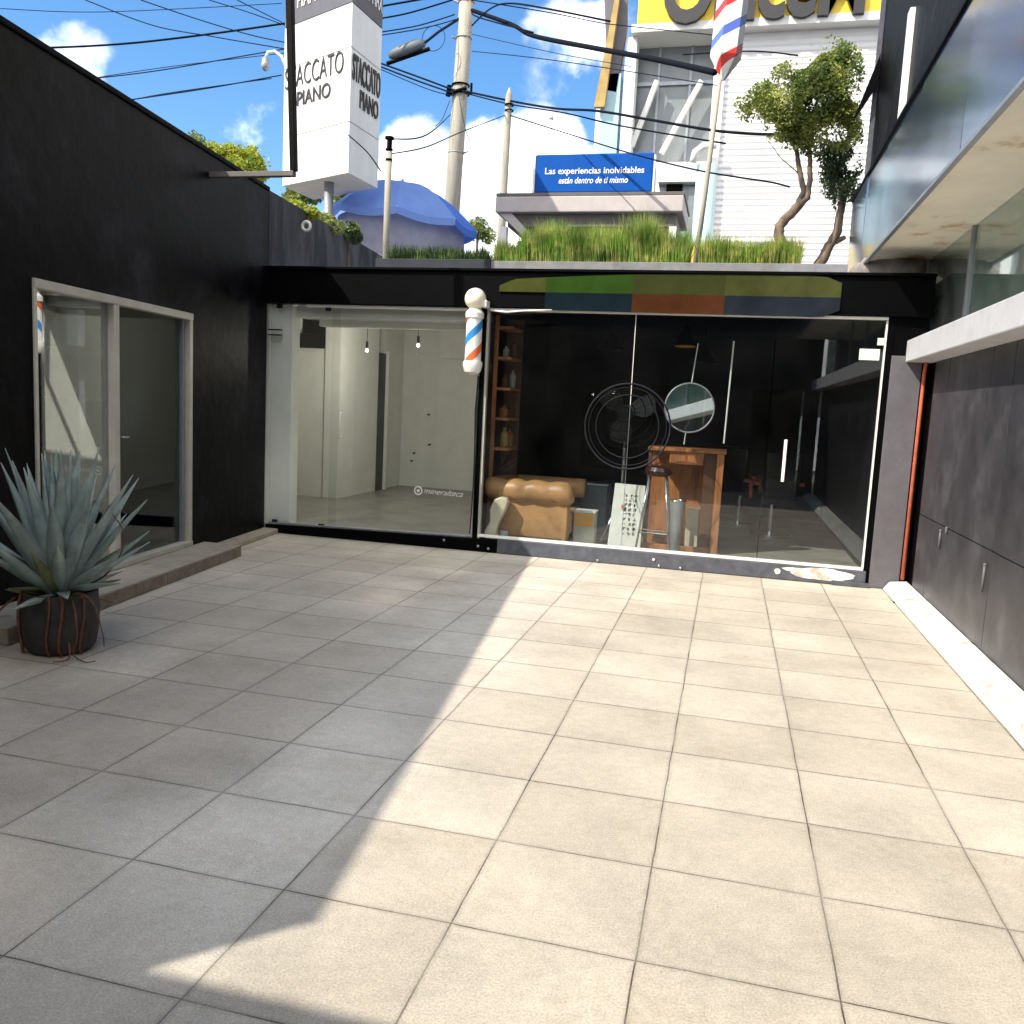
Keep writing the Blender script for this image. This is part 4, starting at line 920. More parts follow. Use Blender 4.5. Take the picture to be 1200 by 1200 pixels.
# ------------------------------------------------------------------ metal post with caps
a = P(452, 300, y=8.6); b = P(456, 178, y=8.6)
MP = empty('metal_post', (a.x, 8.6, 3.15), 'slim grey metal post with a meter cap in front of the blue umbrella', 'post')
g = MB(); g.tube([(a.x, 8.6, 3.15), (b.x, 8.6, b.z)], .043, 14); g.build('pole', M['pole_concrete'], MP, smooth=True)
g = MB(); g.tube([(b.x, 8.6, b.z), (b.x + .004, 8.6, b.z + .16)], .035, 12); g.tube([(b.x, 8.6, b.z + .16), (b.x, 8.6, b.z + .19)], .06, 12); g.build('cap', M['black_steel'], MP)
g = MB(); g.tube([(b.x, 8.6, b.z - .12), (b.x, 8.6, b.z - .09)], .048, 12); g.build('collar', M['black_steel'], MP)
g = MB(); g.tube([(b.x, 8.6, b.z + .02), (b.x, 8.6, b.z + .04)], .05, 12); g.build('collar', M['black_steel'], MP)

# ------------------------------------------------------------------ big hanging barber pole sign on a slim post
a = P(812, 322, y=8.0); b = P(845, 92, y=8.0)
BP2 = empty('barber_pole_sign', (a.x, 8.0, 3.15), 'big six-sided red, white and blue barber sign on a slim leaning post', 'sign')
g = MB(); g.tube([(a.x, 8.0, 3.15), (a.x + (b.x - a.x) * .5, 8.0, (3.15 + b.z) / 2), (b.x - .01, 8.0, b.z + .05)], [.035, .028, .026], 10); g.build('post', M['pole_concrete'], BP2, smooth=True)
HX = MB().lathe([(.02, 0), (.165, .22), (.175, .24), (.175, 1.9), (.02, 2.05)], (0, 0, 0), 6)
hb = HX.build('striped_box', stripe_mat('barber_stripes_big', ((.10, .17, .60), (.62, .05, .05)), .62, -1.0, .17), None); hb.parent = BP2
hb.location = Vector((b.x + .02, 8.0, b.z - .02)) - BP2.location; hb.rotation_euler = (0, R(3), R(12))

# ------------------------------------------------------------------ sign tower
zb_ = 5.44; zt_ = 9.6
c0 = Vector((-6.443, 11.5, 0)); cl_ = Vector((-8.118, 12.30, 0)); cr_ = Vector((-6.353, 12.55, 0)); cb_ = cl_ + cr_ - c0
TW = empty('sign_tower', (-7.1, 12.2, 3.0), 'white box sign tower lettered STACCATO PIANO on a round grey column', 'sign tower')
zs = [zb_, 6.28, P(408, 55, y=11.5).z, 8.17]
for z0, z1 in zip(zs[:-1], zs[1:]):
    g = MB().prism([(v.x, v.y, z0 + .008) for v in (c0, cr_, cb_, cl_)], (0, 0, z1 - z0 - .012)); g.build('panel', M['tower_white'], TW, bevel=.006)
g = MB().prism([(v.x, v.y, 8.17 + .01) for v in (c0, cr_, cb_, cl_)], (0, 0, zt_ - 8.19)); g.build('band', M['tower_band'], TW)
def inset(v, k=.02): c = (c0 + cb_) / 2; return v + (c - v) * k
g = MB().prism([(inset(v).x, inset(v).y, zb_ + .02) for v in (c0, cr_, cb_, cl_)], (0, 0, zt_ - zb_ - .1)); g.build('core', M['tower_band'], TW)
dl = (c0 - cl_).normalized(); dr = (cr_ - c0).normalized(); nl = dl.cross(Vector((0, 0, 1))); nr = dr.cross(Vector((0, 0, 1)))
def onl(u, z): return cl_ + dl * u + nl * .004 + Vector((0, 0, z))
def onr(u, z): return c0 + dr * u + nr * .004 + Vector((0, 0, z))
def zl(u, v): # z on the left face at a pixel
    d = ray(u, v); k = (cl_ - CAM).dot(nl) / d.dot(nl); q = CAM + d * k; return (q - cl_).dot(dl), q.z
def zr(u, v):
    d = ray(u, v); k = (c0 - CAM).dot(nr) / d.dot(nr); q = CAM + d * k; return (q - c0).dot(dr), q.z
u0, z0 = zl(334, 107); u1, z1 = zl(402, 87)
text('lettering', 'STACCATO', M['ink'], TW, onl(u0, (z0 + z1) / 2 + .02), dl, (0, 0, 1), .38, .015, width=u1 - u0, bold=-.012)
u0, z0 = zl(350, 117); u1, z1 = zl(389, 110)
text('lettering', 'PIANO', M['ink'], TW, onl(u0 - .05, (z0 + z1) / 2 - .07), dl, (0, 0, 1), .25, .015, width=u1 - u0, bold=.008)
u0, z0 = zr(410, 90); u1, z1 = zr(442, 116)
text('lettering', 'STACCATO', M['ink'], TW, onr(.04, (z0 + z1) / 2 + .02), dr, (0, 0, 1), .42, .015, width=.98, bold=.018)
text('lettering', 'PIANO', M['ink'], TW, onr(.30, (z0 + z1) / 2 - .36), dr, (0, 0, 1), .30, .015, width=.66, bold=.018)
text('lettering', 'PIANO MAX', M['tower_white'], TW, onl(.35, 8.42), dl, (0, 0, 1), .26, .01, width=1.35)
text('lettering', 'PIANO MAX', M['tower_white'], TW, onr(.06, 8.42), dr, (0, 0, 1), .34, .01, width=.95)
cc = P(385, 240, y=12.1)
g = MB(); g.tube([(cc.x, 12.1, 3.0), (cc.x, 12.1, 5.46)], .085, 18); g.build('column', M['galv'], TW, smooth=True)
# gooseneck lamp beside the tower
p = P(331, 78, y=12.35)
GN = empty('gooseneck_camera', (p.x, 12.35, p.z), 'small white dome camera on a bent arm at the left of the sign tower', 'camera')
q = [P(u, v, y=12.35) for (u, v) in ((334, 78), (330, 66), (322, 60), (314, 61), (311, 68))]
g = MB(); g.tube(q, .025, 8); g.build('arm', M['white_plastic'], GN, smooth=True)
g = MB(); g.lathe([(.03, .08), (.06, .05), (.075, -.04), (.07, -.10), (.03, -.15)], q[-1] + Vector((0, 0, -.07)), 14); g.build('dome', M['galv'], GN, smooth=True)

# ------------------------------------------------------------------ blue umbrella
UC = Vector((-6.45, 14.0, 0)); UR = 1.50; zt2 = 5.93; zr_ = 5.18
UM = empty('market_umbrella', (UC.x, UC.y, 3.02), 'blue market umbrella with lilac grey side cloth behind the roof planters', 'umbrella')
nseg = 8; sub = 6
def rim(k, r=1.0, dz=0): 
    a = 2 * math.pi * k / nseg + .32; return Vector((UC.x + UR * r * math.cos(a), UC.y + UR * r * math.sin(a), zr_ + dz - .10 * math.cos(a)))
for k in range(nseg):
    g = MB(); A, Bv = rim(k), rim(k + 1); T = Vector((UC.x, UC.y, zt2)); rows = []
    for i in range(sub + 1):
        t = i / sub; row = []
        for j in range(sub + 1):
            s_ = j / sub; e = A.lerp(Bv, s_); q = T.lerp(e, t); q.z += .20 * math.sin(math.pi * t) - .07 * math.sin(math.pi * s_) * t; row.append(q)
        rows.append(row)
    vs = [v for r_ in rows for v in r_]; n1 = sub + 1
    g.add(vs, [(i * n1 + j, i * n1 + j + 1, (i + 1) * n1 + j + 1, (i + 1) * n1 + j) for i in range(sub) for j in range(sub)])
    dn = [v + Vector((0, 0, -.13)) for v in rows[-1]]
    g.add(rows[-1] + dn, [(j, j + 1, n1 + j + 1, n1 + j) for j in range(sub)])
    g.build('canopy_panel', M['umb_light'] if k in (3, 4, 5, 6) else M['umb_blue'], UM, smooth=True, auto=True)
g = MB(); n1 = 40; top = []; bot = []
for i in range(n1 + 1):
    a = 2 * math.pi * i / n1; fold = 1 + .03 * math.sin(i * 2.5)
    top.append((UC.x + 1.24 * math.cos(a), UC.y + 1.24 * math.sin(a), 5.14)); bot.append((UC.x + 1.32 * fold * math.cos(a), UC.y + 1.32 * fold * math.sin(a), 3.3))
g.add(top + bot, [(i, i + 1, n1 + 2 + i, n1 + 1 + i) for i in range(n1)]); g.build('side_cloth', M['umb_grey'], UM, smooth=True)
g = MB(); g.tube([(UC.x, UC.y, 3.02), (UC.x, UC.y, zt2 + .05)], .025, 10); g.build('pole', M['galv'], UM)
for k in range(nseg):
    g = MB(); q = rim(k, 1.0, .0); g.tube([Vector((UC.x, UC.y, zt2 - .03)), UC.lerp(q, .5) + Vector((0, 0, 0)) if False else Vector(((UC.x + q.x) / 2, (UC.y + q.y) / 2, (zt2 + q.z) / 2 + .09)), q + Vector((0, 0, -.01))], .012, 6); g.build('rib', M['white_plastic'], UM)

# ------------------------------------------------------------------ kiosk shelter with the blue sign
KX0, KX1, KY0, KY1 = -4.72, -1.07, 15.0, 16.8
KS = empty('street_shelter', (-2.9, 15.9, 3.02), 'flat roofed street shelter with a blue sign on top beyond the tall grass', 'shelter')
g = MB(); g.box((KX0 - .08, KY0 - .05, 5.86), (KX1 + .05, KY1 + .05, 5.93)); g.build('roof_cap', M['shelter_dark'], KS, bevel=.01)
g = MB(); g.box((KX0 - .08, KY0 - .07, 5.55), (KX1 + .03, KY1, 5.857)); g.build('roof', M['shelter'], KS, bevel=.02)
g = MB(); g.box((KX0 + .15, KY0 + .1, 5.30), (KX1 - .1, KY1 - .2, 5.548)); g.build('underframe', M['shelter_dark'], KS)
g = MB(); g.prism([(KX0 - .02, KY0, 5.548), (KX0 + .25, KY0, 5.548), (KX0 + .7, KY0, 5.1), (KX0 + .5, KY0, 5.1)], (0, .1, 0)); g.build('brace', M['shelter'], KS)
for (x, y) in ((KX0 + .08, KY0 + .1), (KX1 - .15, KY0 + .1), (KX0 + .08, KY1 - .2), (KX1 - .15, KY1 - .2)):
    g = MB(); g.box((x - .07, y - .07, 3.03), (x + .07, y + .07, 5.29)); g.build('post', M['office_white'], KS)
g = MB(); g.box((KX0 + .8, KY1 - .25, 3.2), (KX1 - .5, KY1 - .22, 5.25)); g.build('back_panel', M['shelter_dark'], KS)
a = P(627, 221, y=15.05); b = P(767, 179, y=15.05)
g = MB(); g.box((a.x, 15.0, 5.935), (b.x, 15.10, b.z)); g.build('sign', M['sign_blue'], KS, bevel=.03, seg=3)
g = MB(); g.box((a.x - .05, 14.99, 5.935), (a.x - .005, 15.11, b.z + .0)); g.build('sign_frame', M['office_white'], KS)
g = MB(); g.box((b.x + .005, 14.99, 5.935), (b.x + .04, 15.11, b.z - .05)); g.prism([(b.x + .045, 15.02, 6.4), (b.x + .16, 15.02, 5.935), (b.x + .045, 15.02, 5.935)], (0, .05, 0)); g.build('sign_frame', M['office_white'], KS)
ta = P(638, 204, y=14.99); tb = P(754, 203, y=14.99)
text('lettering', 'Las experiencias inolvidables', M['tower_white'], KS, (ta.x, 14.998, ta.z), (1, 0, 0), (0, 0, 1), .125, .004, width=tb.x - ta.x, bold=.012)
ta = P(654, 215, y=14.99); tb = P(735, 214, y=14.99)
text('lettering', 'están dentro de ti mismo', M['tower_white'], KS, (ta.x, 14.998, ta.z), (1, 0, 0), (0, 0, 1), .125, .004, width=tb.x - ta.x, bold=.012, shear=.2)

# ------------------------------------------------------------------ utility poles, street light
a = P(530, 240, y=18); b = P(547, 0, y=18)
d = (b - a) / (b.z - a.z)
def ext(p, z): return p + d * (z - p.z)
UP = empty('utility_pole', ext(a, 3.02), 'thick pale concrete utility pole behind the blue umbrella, hung with cables', 'utility pole')
g = MB(); g.tube([ext(a, 3.02), ext(a, 8.0), ext(a, 12.6)], [.20, .185, .165], 18); g.build('pole', M['pole_concrete'], UP, smooth=True)
pc = P(537, 106, y=17.8)
g = MB(); g.tube([pc + Vector((-.2, 0, -.05)), pc + Vector((.2, 0, .05))], .045, 8); g.ring(ext(a, pc.z), .205, .035, 'z', 20, 6); g.ring(ext(a, pc.z + .18), .203, .02, 'z', 20, 6)
g.tube([pc + Vector((-.25, 0, -.12)), pc + Vector((-.22, 0, .12))], .06, 8); g.tube([pc + Vector((.32, 0, -.1)), pc + Vector((.32, 0, .15))], .03, 8); g.build('cable_clamp', M['black_steel'], UP)
for (z, s_) in ((11.3, 1), (10.2, -1), (7.6, 1), (11.0, -1)):
    q = ext(a, z); g = MB(); g.ring(q, .185, .012, 'z', 18, 6); g.tube([q + Vector((s_ * .18, 0, 0)), q + Vector((s_ * .30, 0, .05))], .025, 8); g.build('insulator', M['galv'], UP)
# transformer-like street lantern on an arm
l0 = P(456, 66, y=17.5); l1 = P(498, 50, y=17.5); l2 = P(538, 22, y=17.9)
SL = empty('street_light', l2, 'grey street light head on an arm to the left of the thick utility pole', 'street light')
g = MB(); ax = (l1 - l0).normalized(); L_ = (l1 - l0).length
g.tube([l0, l0 + ax * .12, l0 + ax * L_ * .5, l0 + ax * L_ * .85, l1], [.06, .12, .15, .13, .06], 14); g.build('housing', M['grey_plastic'], SL, smooth=True)
g = MB(); g.tube([l0 + Vector((-.05, 0, -.16)), l1 + Vector((.12, 0, -.14))], .05, 8); g.build('tray', M['black_steel'], SL)
g = MB(); g.tube([l1, l1.lerp(l2, .4) + Vector((0, 0, .03)), l2], .03, 8); g.build('arm', M['cable_blue'], SL, smooth=True)
g = MB(); g.ring(P(508, 45, y=17.5), .28, .008, 'y', 20, 5); g.build('loop', M['cable_blue'], SL)
a2 = P(590, 226, y=15.6); b2 = P(597, 104, y=15.6); c2_ = P(596, 112, y=15.6)
SP = empty('slim_pole', (a2.x, 15.6, 3.02), 'slim tapering concrete pole rising from the left end of the street shelter', 'utility pole')
g = MB(); g.tube([(a2.x - .03, 16.9, 3.02), (a2.x, 16.9, 5.9), (b2.x + .0, 16.9, P(597, 112, y=16.9).z), (b2.x, 16.9, P(597, 103, y=16.9).z)], [.10, .085, .075, .015], 12)
for v in g.v: v.x += P(593, 180, y=16.9).x - P(593, 180, y=15.6).x
g.build('pole', M['pole_concrete'], SP, smooth=True)
q = P(597, 123, y=16.88); g = MB(); g.ring(q, .09, .02, 'z', 16, 6); g.ring(q + Vector((0, 0, -.12)), .09, .015, 'z', 16, 6); g.build('band', M['black_steel'], SP)
a3 = P(644, 182, y=22); b3 = P(646, 140, y=22)
g = MB(); g.tube([(a3.x, 22, 3.02), (b3.x, 22, b3.z)], [.07, .05], 10); g.tube([(b3.x, 22, b3.z), (b3.x, 22, b3.z + .15)], [.07, .06], 10)
tag(g.build('lamp_post', M['office_white'], smooth=True), 'short thin white post far behind the blue sign', 'post')

# ------------------------------------------------------------------ overhead cables
def cable(pts, label, r=.012, m='cable_blue'):
    q = [P(u, v, y=y) for (u, v, y) in pts]; out_ = []
    # smooth through the points
    for i in range(len(q) - 1):
        p0, p1, p2, p3 = q[max(i - 1, 0)], q[i], q[i + 1], q[min(i + 2, len(q) - 1)]
        for k in range(8):
            t = k / 8; out_.append(.5 * ((2 * p1) + (p2 - p0) * t + (2 * p0 - 5 * p1 + 4 * p2 - p3) * t * t + (3 * p1 - p0 - 3 * p2 + p3) * t ** 3))
    out_.append(q[-1])
    o = MB().tube(out_, r, 6).build('overhead_cable', M[m], None, smooth=True)
    return tag(o, label, 'cable', 'cables strung across the sky')
cable([(30, 57, 14), (160, 50, 15), (330, 28, 16), (460, 5, 17), (535, -8, 17.9)], 'dark thick cable running from above the black wall to the sign tower top', .022, 'cable')
cable([(100, 0, 14), (180, 30, 15), (250, 43, 15.5), (320, 55, 16), (350, 60, 17)], 'cable dropping from the top left corner towards the camera on the tower', .012)
cable([(165, 0, 14), (230, 22, 15), (290, 40, 15.5), (335, 50, 16)], 'cable from the top edge slanting down to the middle of the tower', .012)
cable([(245, 0, 14), (290, 14, 15), (335, 30, 16)], 'short slanting cable at the top edge left of the tower', .010)
cable([(278, 0, 14), (330, 26, 16)], 'shortest slanting cable at the top edge beside the tower', .010)
cable([(100, 93, 14), (200, 78, 15), (335, 62, 16)], 'faint cable above the two thicker cables over the black wall', .008)
cable([(100, 93, 14.5), (190, 82, 15), (330, 58, 16), (480, 36, 17), (537, 22, 17.9)], 'cable passing behind the tower towards the street light arm', .012)
cable([(145, 118, 14), (240, 104, 15), (330, 88, 16)], 'second lowest cable ending at the camera on the tower', .013)
cable([(120, 125, 14), (180, 112, 14.5), (260, 100, 15), (318, 92, 16)], 'lowest cable sagging over the black wall towards the tower', .010)
cable([(0, 10, 14), (120, 14, 15), (330, 4, 16)], 'almost level faint cable along the top edge of the sky at left', .008)
cable([(444, 22, 17), (480, 15, 17.2), (530, 0, 17.9)], 'cable rising from behind the tower to the pole top', .018, 'cable')
cable([(444, 38, 17), (490, 30, 17.4), (533, 17, 17.9)], 'cable just above the street light head', .014)
cable([(443, 73, 17), (490, 90, 17.4), (533, 106, 17.8)], 'upper of the blue cables running down to the clamp on the thick pole', .020)
cable([(443, 77, 17), (490, 95, 17.4), (533, 110, 17.8)], 'lower of the blue cables running down to the clamp on the thick pole', .018)
cable([(443, 80, 17), (500, 104, 17.4), (530, 112, 17.8)], 'thinnest blue cable sagging under the pair to the clamp', .010)
cable([(541, 106, 17.8), (597, 118, 16.9), (650, 127, 15), (700, 130, 14), (760, 140, 13), (845, 154, 12), (920, 158, 11)], 'black cable from the clamp past the slim pole across the office front', .022, 'cable')
cable([(541, 108, 17.8), (597, 122, 16.9), (660, 132, 15), (720, 146, 14), (800, 160, 13), (850, 168, 12)], 'second black cable under the first, past the slim pole', .014, 'cable')
cable([(553, 12, 17.8), (600, 29, 17), (625, 42, 16), (700, 57, 14), (770, 70, 12.5), (838, 85, 11)], 'thick black cable bundle sagging to the big barber sign', .045, 'cable')
cable([(553, 30, 17.8), (575, 10, 17), (597, 4, 16.5), (640, 10, 15), (715, 25, 14)], 'cable looping up beside the thick pole and away to the right', .018, 'cable')
cable([(553, 12, 17.8), (560, 20, 17.4), (625, 38, 16)], 'short cable feeding the thick black bundle', .016, 'cable')
cable([(553, 40, 17.8), (650, 62, 16), (740, 78, 15)], 'faint thin cable below the thick bundle', .007)
cable([(553, 60, 17.8), (620, 67, 16), (700, 78, 15), (840, 100, 14)], 'thin cable crossing behind the thick bundle to the office glass', .009)
cable([(460, 163, 8.6), (500, 158, 10), (528, 134, 17.5)], 'thin cable from the metal post up to the thick pole', .010)
cable([(460, 180, 8.6), (500, 172, 10), (540, 155, 13), (592, 135, 16.9)], 'cable from the metal post collar to the slim pole', .009)
cable([(597, 135, 16.9), (660, 155, 15), (740, 180, 13), (820, 200, 11), (900, 213, 10), (925, 219, 9.6)], 'long cable sinking from the slim pole to the crooked tree', .013, 'cable')
cable([(538, 112, 17.8), (545, 150, 17.8), (556, 178, 17.7)], 'loose cable end hanging from the clamp', .008)
cable([(527, 118, 17.8), (518, 140, 17.7), (510, 148, 17.6)], 'loose cable end left of the thick pole', .008)
cable([(408, 158, 11.45), (430, 178, 11), (446, 200, 9.5)], 'cable from the tower corner down to the metal post', .012, 'cable')
cable([(800, 64, 14), (880, 60, 13), (935, 65, 12)], 'cable ending above the crown of the crooked tree', .012, 'cable')
cable([(845, 42, 22), (730, 30, 22), (700, 26, 20), (640, 14, 18), (553, 0, 17.9)], 'cable along the underside of the yellow sign', .012, 'cable')

# ------------------------------------------------------------------ office building across the street
OY = 28.0
OB = empty('office_building', (0, 34, 3.02), 'white ribbed office store with a yellow OfficeMax fascia across the street', 'building')
def ox(u, v=150, y=OY): return P(u, v, y=y).x
def oz(v, u=845, y=OY): return P(u, v, y=y).z
xa, xb, xc = ox(735), ox(832), ox(845)
g = MB(); g.box((xc, OY, 3.02), (12, OY + 14, oz(30))); g.build('ribbed_wall', M['ribbed'], OB)
g = MB(); g.box((xb, OY - .15, 3.02), (xc - .003, OY + 1, oz(35))); g.build('pillar', M['office_white'], OB)
zf = oz(31, 845); g = MB(); g.box((ox(741), OY - .5, zf), (12, OY + 4, zf + 3.2)); g.build('fascia', M['yellow'], OB)
g = MB(); g.box((ox(735), OY - .52, zf - .25), (12, OY + 3, zf - .004)); g.build('fascia_trim', M['office_white'], OB)
lx0, lx1 = P(776, 12, y=OY - .6).x, P(1012, 12, y=OY - .6).x
zl_ = P(880, 20, y=OY - .6).z
text('lettering', 'OfficeM', M['ink'], OB, (lx0, OY - .51, zl_), (1, 0, 0), (0, 0, 1), 1.9, .18, width=lx1 - lx0, bold=.035)
# glazed corner, set back
g = MB(); g.box((xa, OY + .8, oz(205)), (xb - .003, OY + .9, zf - .26)); g.build('glazing', M['office_glass'], OB)
g = MB(); g.box((xa - .003, OY - .1, oz(213)), (xb - .003, OY + 1.2, oz(190))); g.build('spandrel', M['office_white'], OB)
g = MB(); g.box((xa, OY + .3, 3.02), (xb - .003, OY + .4, oz(214))); g.build('lower_glazing', M['office_glass'], OB)
for (u0, v0, u1, v1) in ((740, 172, 770, 95), (775, 180, 822, 95)):
    q0 = P(u0, v0, y=OY + .3); q1 = P(u1, v1, y=OY + .3); g = MB(); g.tube([q0, q1], .10, 8); g.build('strut', M['office_white'], OB)
for u in (768, 805):
    x = ox(u, 150, OY + .75); g = MB(); g.box((x - .04, OY + .74, oz(200)), (x + .04, OY + .795, zf - .26)); g.build('mullion', M['galv'], OB)
g = MB(); z = oz(88); g.box((xa, OY + .7, z), (xb - .003, OY + .78, z + .12)); g.build('mullion', M['galv'], OB)
x = ox(737); g = MB(); g.box((x - .25, OY - .2, 3.02), (x + .12, OY + .5, zf - .26)); g.build('pillar', M['office_white'], OB)
g = MB(); x = ox(824, 250); g.tube([(x, OY - .2, 3.02), (x, OY - .2, oz(196))], .32, 14); g.build('column', M['teal'], OB, smooth=True)
# flank running back to the left
xs0 = ox(735) - .26
g = MB(); g.prism([(xs0, OY, 3.02), (xs0 - .1, OY + .01, 3.02), (ox(700, 100, OY + 10) , OY + 10, 3.02), (ox(706, 100, OY + 10), OY + 10, 3.02)], (0, 0, zf + 1.2 - 3.02)); g.build('flank_wall', M['office_white'], OB)
g = MB(); g.box((xs0 - .65, OY - .3, 3.02), (xs0 - .02, OY + .3, oz(85))); g.build('corner_glass', M['teal'], OB)
q = [P(u, v, y=OY - .6) for (u, v) in ((722, -10), (727, -10), (708, 125), (696, 125))]
g = MB(); g.prism(q, (0, .2, 0)); g.build('blade_sign', M['brown_gold'], OB)
q = [P(u, v, y=OY - .3) for (u, v) in ((708, -10), (735, -10), (735, 30), (722, 108), (712, 106))]
g = MB(); g.prism(q, (0, .2, 0)); g.build('side_fascia', M['pilaster'], OB)
for (u0, v0, u1, v1, m_) in ((778, 215, 800, 262, 'black_steel'), (802, 220, 818, 300, 'office_glass'), (835, 225, 845, 262, 'black_steel')):
    q0 = P(u0, v1, y=OY + .2); q1 = P(u1, v0, y=OY + .2); g = MB(); g.box((q0.x, OY + .20, q0.z), (q1.x, OY + .28, q1.z)); g.build('window', M[m_], OB)
g = MB(); q0 = P(800, 330, y=OY - 1); q1 = P(846, 285, y=OY - 1); g.box((q0.x, OY - 1, 3.02), (q1.x, OY - .6, q1.z)); g.build('yellow_plinth', M['yellow'], OB)
g = MB(); q = [P(u, v, y=OY - .5) for (u, v) in ((812, 190), (815, 178), (825, 171), (840, 170))]; g.tube(q, .12, 8); g.build('pipe_bend', M['office_white'], OB, smooth=True)

# ------------------------------------------------------------------ vegetation
def tree_at(name, trunks, blobs, n, size, m, label, seed, cat='tree', base=None, bark='bark'):
    e = empty(name, base, label, cat)
    for i, (pts, r0, r1) in enumerate(trunks):
        q, rs = limb(pts, r0, r1, seed=seed + i); MB().tube(q, rs, 9).build('trunk' if i == 0 else 'branch', M[bark], e, smooth=True)
    leaves(blobs, n, size, seed).build('crown', M[m], e)
    return e
def T(u, v, y=9.5): return P(u, v, y=y)
def blob_px(lst, y, k=1.0, dy=.3):
    out_ = []; s_ = (y - CAM.y) / FPX * 1.03
    for (u, v, ru, rv) in lst: out_.append((P(u, v, y=y + random.uniform(-.15, .15)), (ru * s_ * k, max(ru, rv) * s_ * k * .8, rv * s_ * k)))
    return out_
TB = T(917, 290)
tree_at('crooked_tree', [([(TB.x, 9.5, 3.0), T(915, 283), T(912, 265), T(932, 246), T(940, 235)], .075, .055),
                         ([T(932, 246), T(942, 225), T(938, 200), T(932, 172), T(925, 150)], .045, .02),
                         ([T(934, 245), T(946, 232), T(950, 205), T(948, 175), T(955, 130), T(965, 90)], .045, .015),
                         ([T(934, 170), T(915, 150), T(885, 125)], .018, .006), ([T(948, 165), T(975, 130), T(985, 90)], .018, .006),
                         ([T(938, 205), T(915, 185), T(900, 165)], .010, .004)],
        blob_px([(905, 118, 30, 22), (882, 125, 20, 16), (925, 100, 26, 24), (945, 125, 30, 34), (960, 90, 28, 26), (972, 70, 22, 24), (985, 100, 24, 36), (970, 140, 28, 30), (935, 150, 24, 22), (975, 55, 12, 12), (990, 140, 16, 26), (915, 145, 22, 18), (955, 160, 22, 20), (995, 80, 14, 24), (985, 150, 22, 24), (930, 130, 40, 30), (965, 70, 26, 22)], 9.5), 24000, .030,
        'leaf', 'small crooked tree with a rounded green crown in front of the ribbed white wall', 11, base=(TB.x, 9.5, 3.02))
T2 = lambda u, v: P(u, v, y=9.9)
tree_at('leaning_tree', [([(T2(945, 345).x, 9.9, 3.0), T2(955, 322), T2(968, 295), T2(980, 272), T2(986, 245), T2(990, 215)], .085, .04), ([T2(965, 296), T2(975, 285), T2(990, 278)], .05, .03)],
        blob_px([(985, 195, 22, 28), (976, 178, 20, 18), (992, 222, 15, 26), (974, 212, 12, 20), (990, 165, 18, 20)], 9.9), 4200, .030, 'leaf_dark',
        'dark leafed leaning tree at the corner of the mirrored parapet', 23, base=(T2(945, 345).x, 9.9, 3.02))
# shrubs beyond the left wall
def shrub(lst, y, n, size, m, label, seed, name='garden_shrub'):
    c = P(lst[0][0], lst[0][1], y=y)
    e = empty(name, (c.x, y, 3.02), label, 'shrub'); b = blob_px(lst, y); leaves(b, n, size, seed, 1.8).build('foliage', M[m], e)
    g = MB(); g.tube([(c.x, y, 3.02), (c.x, y, c.z)], .04, 7); g.build('stem', M['bark'], e)
shrub([(280, 182, 26, 16), (300, 188, 20, 16), (255, 178, 18, 12), (240, 172, 14, 9), (285, 200, 34, 18), (262, 195, 22, 14)], 11.0, 5200, .045, 'leaf_yellow', 'bright yellow green shrub showing over the black wall below the sign frame', 31)
shrub([(232, 168, 10, 12), (225, 160, 8, 10)], 10.4, 500, .03, 'leaf', 'thin wispy plant at the left end of the yellow green shrub', 32)
shrub([(345, 243, 16, 9), (362, 250, 14, 9)], 8.2, 1500, .028, 'leaf_yellow', 'nearest clump of creeper on top of the weathered wall beside the white ring', 33)
shrub([(378, 258, 18, 9), (392, 266, 14, 9)], 9.2, 1500, .028, 'leaf', 'middle clump of green creeper on top of the weathered wall', 34)
shrub([(408, 270, 14, 12), (416, 278, 10, 10)], 9.8, 1500, .028, 'leaf_dark', 'rounded dark green bush at the far end of the weathered wall', 35)
shrub([(350, 225, 16, 16), (366, 226, 16, 14), (400, 232, 12, 18), (420, 236, 10, 14), (340, 235, 12, 12)], 15.5, 3000, .05, 'leaf', 'green trees showing under the white sign tower', 36)
shrub([(560, 268, 14, 14), (572, 276, 10, 10)], 24, 1200, .06, 'leaf', 'small hazy bush right of the blue umbrella', 37)

# ------------------------------------------------------------------ agave in its pot
AC0 = Vector((-3.86, 1.98, 0))
AG = empty('potted_agave', AC0, 'large blue green agave in a dark rounded pot beside the doorstep', 'plant')
prof = [(.10, .004), (.205, .01), (.232, .04), (.252, .14), (.258, .26), (.252, .34), (.25, .392), (.225, .392), (.215, .35)]
MB().lathe(prof, AC0, 32).build('pot', M['pot'], AG, smooth=True, auto=True)
MB().lathe([(.01, .345), (.205, .35), (.01, .37)], AC0, 24).build('soil', M['soil'], AG)
rnd = random.Random(9)
for k, a in enumerate((-2.2, -1.15, -.85, -.3)):
    pts = [AC0 + Vector((math.cos(a + .06 * math.sin(i * 1.3)) * r_ * 1.03, math.sin(a + .06 * math.sin(i * 1.3)) * r_ * 1.03, z)) for i, (r_, z) in enumerate(((.235, .40), (.255, .36), (.262, .26), (.256, .14), (.238, .05), (.235, .012)))]
    g = MB(); g.tube(pts, .008 if k % 2 else .011, 6); g.build('strap', M['strap'], AG, smooth=True)
